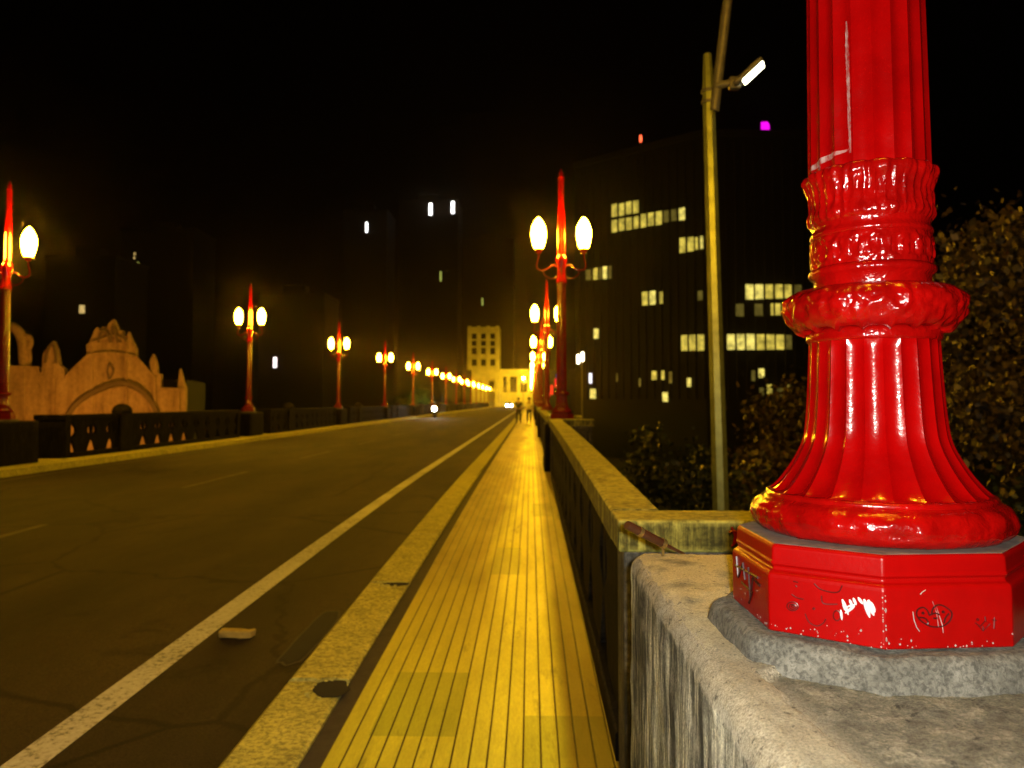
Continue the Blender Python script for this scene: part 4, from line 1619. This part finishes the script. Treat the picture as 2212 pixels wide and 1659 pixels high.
MB().box(l0, X(1053) - cx, 0.1, 11, 0, zl0).build('lower_wall', CREAM, root)
MB().box(X(1053) - cx, w1, 0.1, 11, Z(818) + 0.15, zl0).build('lintel', CREAM, root)
MB().box(X(1069) - cx, w1, 0.1, 11, 0, Z(818) + 0.146).build('leg', CREAM, root)
MB().box(X(1053) - cx + 0.01, X(1069) - cx - 0.01, 3.0, 4, 0, Z(818) + 0.146).build('recess_wall', CREAM, root)
MB().box(X(1055) - cx, X(1067) - cx, 2.9, 2.996, Z(843), Z(822)).build('window', GLASSD, root)
tag(root, 'pale square tower lit bright yellow at the far end of the bridge', 'tower')
cx2 = X(1110)
root = empty('hall', (cx2, DT + 1, -0.15))
a_, b_ = X(1079.5) - cx2, X(1150) - cx2
MB().box(a_, b_, 0, 12, Z(812), Z(796)).build('roof', CREAM, root)
MB().box(a_, b_, 0.2, 0.8, 0, Z(846)).build('lower_wall', CREAM, root)
MB().box(a_, b_, 1.6, 12, 0, Z(812) - 0.004).build('rear_wall', WDARK2, root)
for px in (1083, 1098, 1120, 1143):
    MB().box(X(px) - cx2 - 0.5, X(px) - cx2 + 0.5, 0.15, 0.19 + 0.6, Z(846) + 0.003, Z(812) - 0.003).build('column', CREAM, root)
for (p0_, p1_) in ((1086, 1095), (1101, 1117), (1123, 1140)):
    MB().box(X(p0_) - cx2, X(p1_) - cx2, 1.5, 1.596, Z(843), Z(816)).build('window', GLASSD, root)
tag(root, 'low flat roofed hall with columns beside the yellow tower at the bridge end', 'hall')
# street lamp that lights the square
sq = empty('street_lamp', (X(1117) + 2.0, DT - 9, -0.15))
MB().tube([(0, 0, 0), (0, 0, 8.6)], [0.12, 0.07], 8).build('pole', STEELD, sq)
MB().rbox(-0.35, 0.35, -0.2, 0.2, 8.75, 8.9, 0.05, 4).build('lamp_head', STEELD, sq, 40)
MB().lathe([(0.05, 8.3), (0.26, 8.4), (0.30, 8.7), (0.2, 8.74)], 10).build('lamp_globe', glow('square lamp glow', (1.0, 0.58, 0.03), 3000), sq, 60)
tag(sq, 'slim street lamp in front of the columned hall at the bridge end', 'street lamp')

# far low building with red and blue sign on the right
DN = 200
a_ = at(1182, 800, DN)
b_ = at(1262, 800, DN)
root = empty('shop_building', ((a_.x + b_.x) / 2, DN, -9.98))
w = (b_.x - a_.x) / 2
MB().box(-w, w, 0, 14, 0, a_.z + 9.98).build('wall', WDARK2, root)
cxn = (a_.x + b_.x) / 2
for (px, py, hw, hh, mt) in ((1204, 818, 2.2, 10, glow('blue neon', (0.08, 0.03, 1.0), 1.0)), (1200.5, 827, 2.0, 9, glow('red neon', (1.0, 0.012, 0.015), 1.0)), (1192, 842, 2.6, 10, glow('red neon', (1.0, 0.012, 0.015), 1.0)), (1186.5, 854, 2.0, 7, glow('red neon', (1.0, 0.012, 0.015), 1.0))):
    p = at(px, py, DN - 0.2)
    s_ = DN / F
    MB().box(p.x - cxn - hw * s_, p.x - cxn + hw * s_, -0.3, -0.05, p.z + 9.98 - hh * s_, p.z + 9.98 + hh * s_).build('neon_sign', mt, root)
tag(root, 'low dark building with red and blue neon lights beyond the right lamp posts', 'building')

# twin park lamp below, right of the post row
DK = 72
p = at(1257, 782, DK)
root = empty('park_lamp', (p.x, DK, -9.98))
MB().tube([(0, 0, 0), (0, 0, p.z + 9.98)], [0.09, 0.05], 8).build('pole', STEELD, root)
for (px, py) in ((1249, 776), (1258.5, 771)):
    q_ = at(px, py, DK)
    m = MB().lathe([(0.02, -0.42), (0.12, -0.38), (0.13, 0.38), (0.04, 0.45)], 10, c=(q_.x - p.x, 0, q_.z + 9.98))
    m.build('lamp_globe', glow('warm white tube', (1.0, 0.86, 0.6), 8), root, 60)
    MB().tube([(0, 0, p.z + 9.5), (q_.x - p.x, 0, q_.z + 9.55)], 0.03, 6).build('arm', STEELD, root)
tag(root, 'slim park lamp with two small white lights right of the lamp post row', 'street lamp')

# green lit bushes on the left bank
for (px, py, D, rad, lab, seed) in ((908, 857, 150, 1.9, 'bright green lit bush behind the left balustrade near the headlight', 31), (868, 866, 140, 1.1, 'small dim green bush left of the bright green one', 32), (1135, 0, 0, 0, '', 0)):
    if not D:
        continue
    p = at(px, py, D)
    r_ = empty('bush', (p.x, p.y, -9.98))
    crown_mesh('foliage', rad, 1800, 0.30, LEAF2, seed, r_, (0, 0, p.z + 9.98))
    MB().tube([(0, 0, 0), (0, 0, p.z + 9.98)], [0.14, 0.05], 6).build('stem', BARK, r_)
    tag(r_, lab, 'bush')
p = at(906, 861, 147)
r_ = empty('garden_light', (p.x, 145.5, -9.98))
MB().tube([(0, 0, 0), (0, 0, 8.4)], 0.06, 6).build('pole', STEELD, r_)
MB().lathe([(0.05, 8.4), (0.2, 8.45), (0.2, 8.75), (0.05, 8.8)], 10).build('lamp_globe', glow('green flood', (0.28, 1.0, 0.02), 900), r_, 60)
tag(r_, 'green garden light standing in front of the bright green bush', 'lamp')

# ------------------------------------------------------------------ people


def skin_mesh(verts, edges, name, mat, parent, sub=1, fingers=None):
    me = bpy.data.meshes.new(name)
    me.from_pydata([v[:3] for v in verts], edges, [])
    o = bpy.data.objects.new(name, me)
    COL.objects.link(o)
    bm = bmesh.new()
    bm.from_mesh(me)
    lay = bm.verts.layers.skin.verify()
    bm.verts.ensure_lookup_table()
    for i, v in enumerate(verts):
        rr = v[3]
        bm.verts[i][lay].radius = (rr, v[4] if len(v) > 4 else rr)
        bm.verts[i][lay].use_root = (i == 0)
    bm.to_mesh(me)
    bm.free()
    sk = o.modifiers.new('skin', 'SKIN')
    sk.use_smooth_shade = True
    ss = o.modifiers.new('sub', 'SUBSURF')
    ss.levels = ss.render_levels = sub
    dg = bpy.context.evaluated_depsgraph_get()
    me2 = bpy.data.meshes.new_from_object(o.evaluated_get(dg))
    bpy.data.objects.remove(o)
    me2.name = name
    if fingers:
        m = MB()
        for pts_, r in fingers:
            m.tube(pts_, r, 6)
        bm = bmesh.new()
        bm.from_mesh(me2)
        t2 = bpy.data.meshes.new('t')
        t2.from_pydata(m.v, [], m.f)
        bm.from_mesh(t2)
        bm.to_mesh(me2)
        bm.free()
    me2.materials.clear()
    me2.materials.append(mat)
    for p_ in me2.polygons:
        p_.use_smooth = True
    o = bpy.data.objects.new(name, me2)
    COL.objects.link(o)
    o.parent = parent
    return o


def person(loc, rz, shirt, trousers, label, seated=False, ride=False):
    """faces -Y (towards the viewer) when rz = 0, mid-stride; 1.72 m"""
    root = empty('person', loc, rz)
    if not ride:
        hipL, kneeL, ankL, toeL = (0.09, 0, 0.90), (0.10, -0.16, 0.50), (0.10, -0.20, 0.09), (0.11, -0.34, 0.04)
        hipR, kneeR, ankR, toeR = (-0.09, 0, 0.90), (-0.10, 0.04, 0.49), (-0.10, 0.26, 0.13), (-0.10, 0.16, 0.03)
        shL, elL, wrL = (0.19, 0, 1.40), (0.24, 0.10, 1.13), (0.25, 0.02, 0.88)
        shR, elR, wrR = (-0.19, 0, 1.40), (-0.24, -0.06, 1.13), (-0.24, -0.18, 0.90)
        body = [(0, 0, 0.95), (0, 0.01, 1.15), (0, 0, 1.36), (0, -0.01, 1.47), (0, -0.025, 1.60)]
    else:
        hipL, kneeL, ankL, toeL = (0.10, 0.05, 0.82), (0.22, -0.38, 0.74), (0.20, -0.20, 0.34), (0.21, -0.36, 0.30)
        hipR, kneeR, ankR, toeR = (-0.10, 0.05, 0.82), (-0.22, -0.38, 0.74), (-0.20, -0.20, 0.34), (-0.21, -0.36, 0.30)
        shL, elL, wrL = (0.20, -0.10, 1.28), (0.34, -0.34, 1.12), (0.33, -0.58, 1.06)
        shR, elR, wrR = (-0.20, -0.10, 1.28), (-0.34, -0.34, 1.12), (-0.33, -0.58, 1.06)
        body = [(0, 0.05, 0.86), (0, 0.02, 1.04), (0, -0.08, 1.24), (0, -0.12, 1.36), (0, -0.16, 1.49)]
    V_, E_ = [], []

    def add(p, r, par=None):
        V_.append((*p, *(r if isinstance(r, tuple) else (r,))))
        if par is not None:
            E_.append((par, len(V_) - 1))
        return len(V_) - 1
    b0 = add(body[0], (0.13, 0.10))
    b1 = add(body[1], (0.13, 0.10), b0)
    b2 = add(body[2], (0.15, 0.10), b1)
    b3 = add(body[3], 0.052, b2)
    b4 = add(body[4], (0.075, 0.095), b3)
    add((body[4][0], body[4][1] - 0.005, body[4][2] + 0.09), (0.06, 0.08), b4)
    fing = []
    for s, hp, kn, an, to in ((1, hipL, kneeL, ankL, toeL), (-1, hipR, kneeR, ankR, toeR)):
        h_ = add(hp, 0.085, b0)
        k_ = add(kn, 0.056, h_)
        a_ = add(an, 0.038, k_)
        add(to, 0.032, a_)
    for s, sh, el, wr in ((1, shL, elL, wrL), (-1, shR, elR, wrR)):
        a_ = add(sh, 0.055, b2)
        e_ = add(el, 0.042, a_)
        w_ = add(wr, 0.027, e_)
        d_ = (Vector(wr) - Vector(el)).normalized()
        hd = Vector(wr) + d_ * 0.08
        add(tuple(hd), (0.036, 0.018), w_)
        for f in range(4):
            off = Vector((0, (f - 1.5) * 0.019, 0))
            ln_ = (0.065, 0.078, 0.072, 0.055)[f]
            fing.append(([hd + off, hd + off + d_ * ln_ * 0.55, hd + off + d_ * ln_ * 0.9 + Vector((-s * 0.018, 0, 0))], [0.009, 0.008, 0.006]))
        th = hd - d_ * 0.03 + Vector((0, -0.03, 0))
        fing.append(([th, th + d_ * 0.03 + Vector((0, -0.022, 0)), th + d_ * 0.058 + Vector((-s * 0.006, -0.026, 0))], [0.010, 0.009, 0.007]))
    skin_mesh(V_, E_, 'body', SKIN, root, 2, fing)
    # face
    hc = Vector(body[4])
    m = MB().lathe([(0.004, 0), (0.016, -0.02), (0.012, -0.035)], 8, c=(hc.x, hc.y - 0.098, hc.z + 0.03))
    m.build('nose', SKIN, root, 60)
    for s in (-1, 1):
        MB().lathe([(0.003, -0.008), (0.012, 0), (0.003, 0.008)], 8, c=(hc.x + s * 0.032, hc.y - 0.088, hc.z + 0.045)).build('eye', HAIR, root, 60)
    MB().tube([(hc.x - 0.025, hc.y - 0.088, hc.z - 0.035), (hc.x + 0.025, hc.y - 0.088, hc.z - 0.035)], 0.006, 6).build('mouth', simple('lips', (0.3, 0.12, 0.1), 0.5), root, 60)
    # shirt with short sleeves
    SV, SE = [], []
    SV.append((body[0][0], body[0][1], body[0][2] - 0.02, 0.150, 0.118))
    SV.append((*body[1], 0.148, 0.118))
    SV.append((*body[2], 0.166, 0.116))
    SV.append((body[3][0], body[3][1], body[3][2] - 0.04, 0.068))
    SE += [(0, 1), (1, 2), (2, 3)]
    for sh, el in ((shL, elL), (shR, elR)):
        SV.append((*sh, 0.072))
        mid = Vector(sh).lerp(Vector(el), 0.75)
        SV.append((*mid, 0.062))
        k = len(SV)
        SE += [(2, k - 2), (k - 2, k - 1)]
    skin_mesh(SV, SE, 'shirt', shirt, root, 2)
    TV = [(body[0][0], body[0][1], body[0][2] + 0.02, 0.140, 0.110)]
    TE = []
    for hp, kn, an in ((hipL, kneeL, ankL), (hipR, kneeR, ankR)):
        k = len(TV)
        an2 = Vector(kn).lerp(Vector(an), 0.92)
        TV += [(*hp, 0.100), (*kn, 0.074), (*an2, 0.058)]
        TE += [(0, k), (k, k + 1), (k + 1, k + 2)]
    skin_mesh(TV, TE, 'trousers', trousers, root, 2)
    for an, to in ((ankL, toeL), (ankR, toeR)):
        d_ = (Vector(to) - Vector(an))
        M_ = Matrix.Translation((Vector(an) + Vector(to)) / 2 + Vector((0, 0.02, -0.01)))
        MB().rbox(-0.045, 0.045, -0.14, 0.12, -0.045, 0.045, 0.03, 4, M=M_).build('shoe', simple('dark shoes', (0.02, 0.02, 0.022), 0.5), root, 60)
    if not ride:
        m = MB().lathe(smooth_curve([(0.088, -0.01), (0.098, 0.05), (0.090, 0.11), (0.06, 0.15), (0.01, 0.165)], 3), 16, c=(hc.x, hc.y + 0.018, hc.z + 0.0))
        m.build('hair', HAIR, root, 60)
    else:
        m = MB().lathe(smooth_curve([(0.10, -0.05), (0.125, 0.03), (0.12, 0.12), (0.08, 0.18), (0.01, 0.20)], 3), 18, c=(hc.x, hc.y + 0.01, hc.z))
        m.build('helmet', simple('dark helmet', (0.02, 0.02, 0.03), 0.25), root, 60)
    tag(root, label, 'person')
    return root


person((at(1143, 900, 51.5).x, 51.5, 0.0), 0, simple('pale yellow shirt', (0.85, 0.82, 0.50), 0.8), simple('black trousers', (0.015, 0.015, 0.018), 0.8),
       'person in a pale shirt and black trousers walking on the footway towards the viewer')
person((at(1120, 900, 54).x, 54, 0.0), R(12), simple('dark green jacket', (0.03, 0.04, 0.025), 0.8), simple('dark trousers', (0.018, 0.016, 0.015), 0.8),
       'person in dark clothes walking on the kerb left of the pale shirted one')

# ------------------------------------------------------------------ motorcycle with its headlight on
DM = 79.0
pmx = at(940, 883, DM)
root = empty('motorcycle', (pmx.x, DM, -0.15))
TY = simple('rubber', (0.015, 0.015, 0.015), 0.8)
MT = simple('dark motorcycle paint', (0.03, 0.03, 0.035), 0.3)


def wheel(parent, y, r, w, x=0.0, axis='X'):
    m = MB()
    n = 20
    pts_ = [(x, y + (r - w) * math.cos(2 * PI * i / n), r + (r - w) * math.sin(2 * PI * i / n)) for i in range(n + 1)]
    m.tube(pts_, w, 8)
    wh = m.build('wheel', TY, parent, 60)
    m = MB()
    for i in range(6):
        th = PI * i / 6
        m.tube([(x, y - (r - w) * math.cos(th), r - (r - w) * math.sin(th)), (x, y + (r - w) * math.cos(th), r + (r - w) * math.sin(th))], 0.008, 5)
    m.build('rim', STEEL, wh, 60)
    return wh


wheel(root, -0.68, 0.31, 0.055)
wheel(root, 0.66, 0.31, 0.06)
m = MB().rbox(-0.14, 0.14, -0.36, 0.16, 0.62, 0.86, 0.09, 6)
m.build('fuel_tank', MT, root, 60)
MB().rbox(-0.13, 0.13, 0.10, 0.80, 0.70, 0.82, 0.05, 6).build('seat', TY, root, 60)
MB().rbox(-0.12, 0.12, -0.25, 0.25, 0.25, 0.62, 0.06, 5).build('engine', STEELD, root, 60)
m = MB()
for s in (-1, 1):
    m.tube([(s * 0.09, -0.68, 0.31), (s * 0.09, -0.44, 0.95)], 0.025, 8)
    m.tube([(s * 0.09, 0.66, 0.31), (s * 0.08, 0.1, 0.5)], 0.025, 8)
m.build('fork', STEEL, root, 60)
m = MB().tube([(-0.36, -0.50, 1.05), (-0.15, -0.46, 1.02), (0, -0.45, 0.98), (0.15, -0.46, 1.02), (0.36, -0.50, 1.05)], 0.016, 8)
m.build('handlebar', STEELD, root, 60)
MB().rbox(-0.09, 0.09, -0.88, -0.46, 0.62, 0.665, 0.02, 4).build('mudguard', MT, root, 60)
m = MB().lathe([(0.02, 0.12), (0.14, 0.08), (0.225, 0.0), (0.22, -0.02)], 20)
m.v = [(x, -0.60 + z, 0.92 + y) for x, y, z in m.v]
hl = m.build('headlight', MT, root, 60)
m = MB().lathe([(0.21, 0.0), (0.21, -0.03), (0.12, -0.05), (0.01, -0.055)], 20)
m.v = [(x, -0.615 + z, 0.92 + y) for x, y, z in m.v]
m.build('lens', HEAD, hl, 60)
tag(root, 'dark motorcycle with its single white headlight on, near the left kerb', 'motorcycle')
person((pmx.x, DM, -0.15), 0, simple('black jacket', (0.02, 0.02, 0.024), 0.6), simple('dark jeans', (0.02, 0.025, 0.04), 0.8), 'person in a dark helmet and black jacket riding the motorcycle', ride=True)

# ------------------------------------------------------------------ car far down the road
DCAR = 196.0
pc_ = at(1100.5, 873, DCAR)
root = empty('car', (pc_.x, DCAR, -0.15))
CARP = simple('silver car paint', (0.35, 0.35, 0.36), 0.3)
side = [(-2.1, 0.30), (-2.12, 0.62), (-2.0, 0.80), (-1.0, 0.93), (-0.35, 1.42), (0.95, 1.46), (1.75, 1.0), (2.05, 0.92), (2.1, 0.35)]
M_ = Matrix(((0, 1, 0, -0.85), (1, 0, 0, 0), (0, 0, 1, 0), (0, 0, 0, 1)))
o = MB().prism(side, M_, 1.7).build('body', CARP, root)
bv = o.modifiers.new('b', 'BEVEL')
bv.width = 0.07
bv.segments = 3
m = MB().add([(-0.68, -0.98, 0.97), (0.68, -0.98, 0.97), (0.60, -0.40, 1.40), (-0.60, -0.40, 1.40), (-0.68, -1.02, 0.99), (0.68, -1.02, 0.99), (0.60, -0.44, 1.42), (-0.60, -0.44, 1.42)],
             [(4, 5, 6, 7), (3, 2, 1, 0), (0, 1, 5, 4), (1, 2, 6, 5), (2, 3, 7, 6), (3, 0, 4, 7)])
m.build('windscreen', GLASSD, root)
for s in (-1, 1):
    MB().box(s * 0.853 - 0.004, s * 0.853 + 0.004, -0.25, 0.95, 0.98, 1.32).build('side_window', GLASSD, root)
    m = MB().lathe([(0.20, 0.0), (0.20, -0.04), (0.10, -0.06), (0.01, -0.065)], 16)
    m.v = [(x + s * 0.56, -2.10 + z, 0.70 + y * 1.15) for x, y, z in m.v]
    m.build('headlight', HEAD, root, 60)
    MB().rbox(s * 0.95 - 0.09, s * 0.95 + 0.09, -0.85, -0.75, 0.95, 1.08, 0.03, 3).build('mirror', CARP, root, 60)
    for yy in (-1.3, 1.3):
        wh = wheel(root, yy, 0.31, 0.09, s * 0.78)
MB().box(-0.5, 0.5, -2.135, -2.122, 0.42, 0.58).build('grille', TY, root)
MB().box(-0.85, 0.85, -2.17, -2.137, 0.30, 0.42).build('bumper', TY, root)
tag(root, 'oncoming silver car with both headlights lit, far down the road by the hall', 'car')

# ------------------------------------------------------------------ the camera's own flash (the photo is flash lit)
fl_ = bpy.data.lights.new('camera_flash', 'AREA')
fl_.shape = 'RECTANGLE'
fl_.size, fl_.size_y = 0.045, 0.028
fl_.energy = 70
fl_.color = (1.0, 0.93, 0.80)
fo = bpy.data.objects.new('camera_flash', fl_)
COL.objects.link(fo)
fo.matrix_world = Matrix.Translation(CAM + rt * 0.055 + up * 0.02 + fw * 0.01) @ cam.matrix_world.to_3x3().to_4x4()

# ------------------------------------------------------------------ thin air volume added to imitate lens bloom round the lamps
hz = bpy.data.materials.new('added lens bloom')
hz.use_nodes = True
ht = hz.node_tree
ht.nodes.clear()
ho = ht.nodes.new('ShaderNodeOutputMaterial')
hv = ht.nodes.new('ShaderNodeVolumePrincipled')
hv.inputs['Color'].default_value = (0.98, 0.80, 0.60, 1)
hv.inputs['Density'].default_value = 0.00017
hv.inputs['Anisotropy'].default_value = 0.955
ht.links.new(hv.outputs[0], ho.inputs['Volume'])
tag(MB().box(-420, 420, -30, 480, -11, 110).build('bloom_haze', hz), kind='stuff')

# ------------------------------------------------------------------ night sky and moon
W = bpy.data.worlds.new('World')
S.world = W
W.use_nodes = True
nt = W.node_tree
bg = nt.nodes['Background']
sky = nt.nodes.new('ShaderNodeTexSky')
sky.sky_type = 'NISHITA'
sky.sun_disc = False
sky.sun_elevation = R(-8)
sky.sun_rotation = R(140)
nt.links.new(sky.outputs[0], bg.inputs[0])
bg.inputs[1].default_value = 0.004
sd = bpy.data.lights.new('moon', 'SUN')
sd.energy = 0.004
sd.angle = R(0.5)
sd.color = (1, 0.95, 0.85)
so = bpy.data.objects.new('moon', sd)
COL.objects.link(so)
so.rotation_euler = (R(50), 0, R(140))

# ------------------------------------------------------------------ render settings
S.render.engine = 'CYCLES'
S.view_settings.view_transform = 'Standard'
S.view_settings.look = 'None'
S.view_settings.exposure = 0
S.view_settings.gamma = 1
cy = S.cycles
cy.use_denoising = True
cy.denoiser = 'OPENIMAGEDENOISE'
cy.max_bounces = 6
cy.diffuse_bounces = 3
cy.glossy_bounces = 3
cy.sample_clamp_indirect = 6
cy.sample_clamp_direct = 0
cy.caustics_reflective = False
cy.caustics_refractive = False
cy.use_light_tree = True
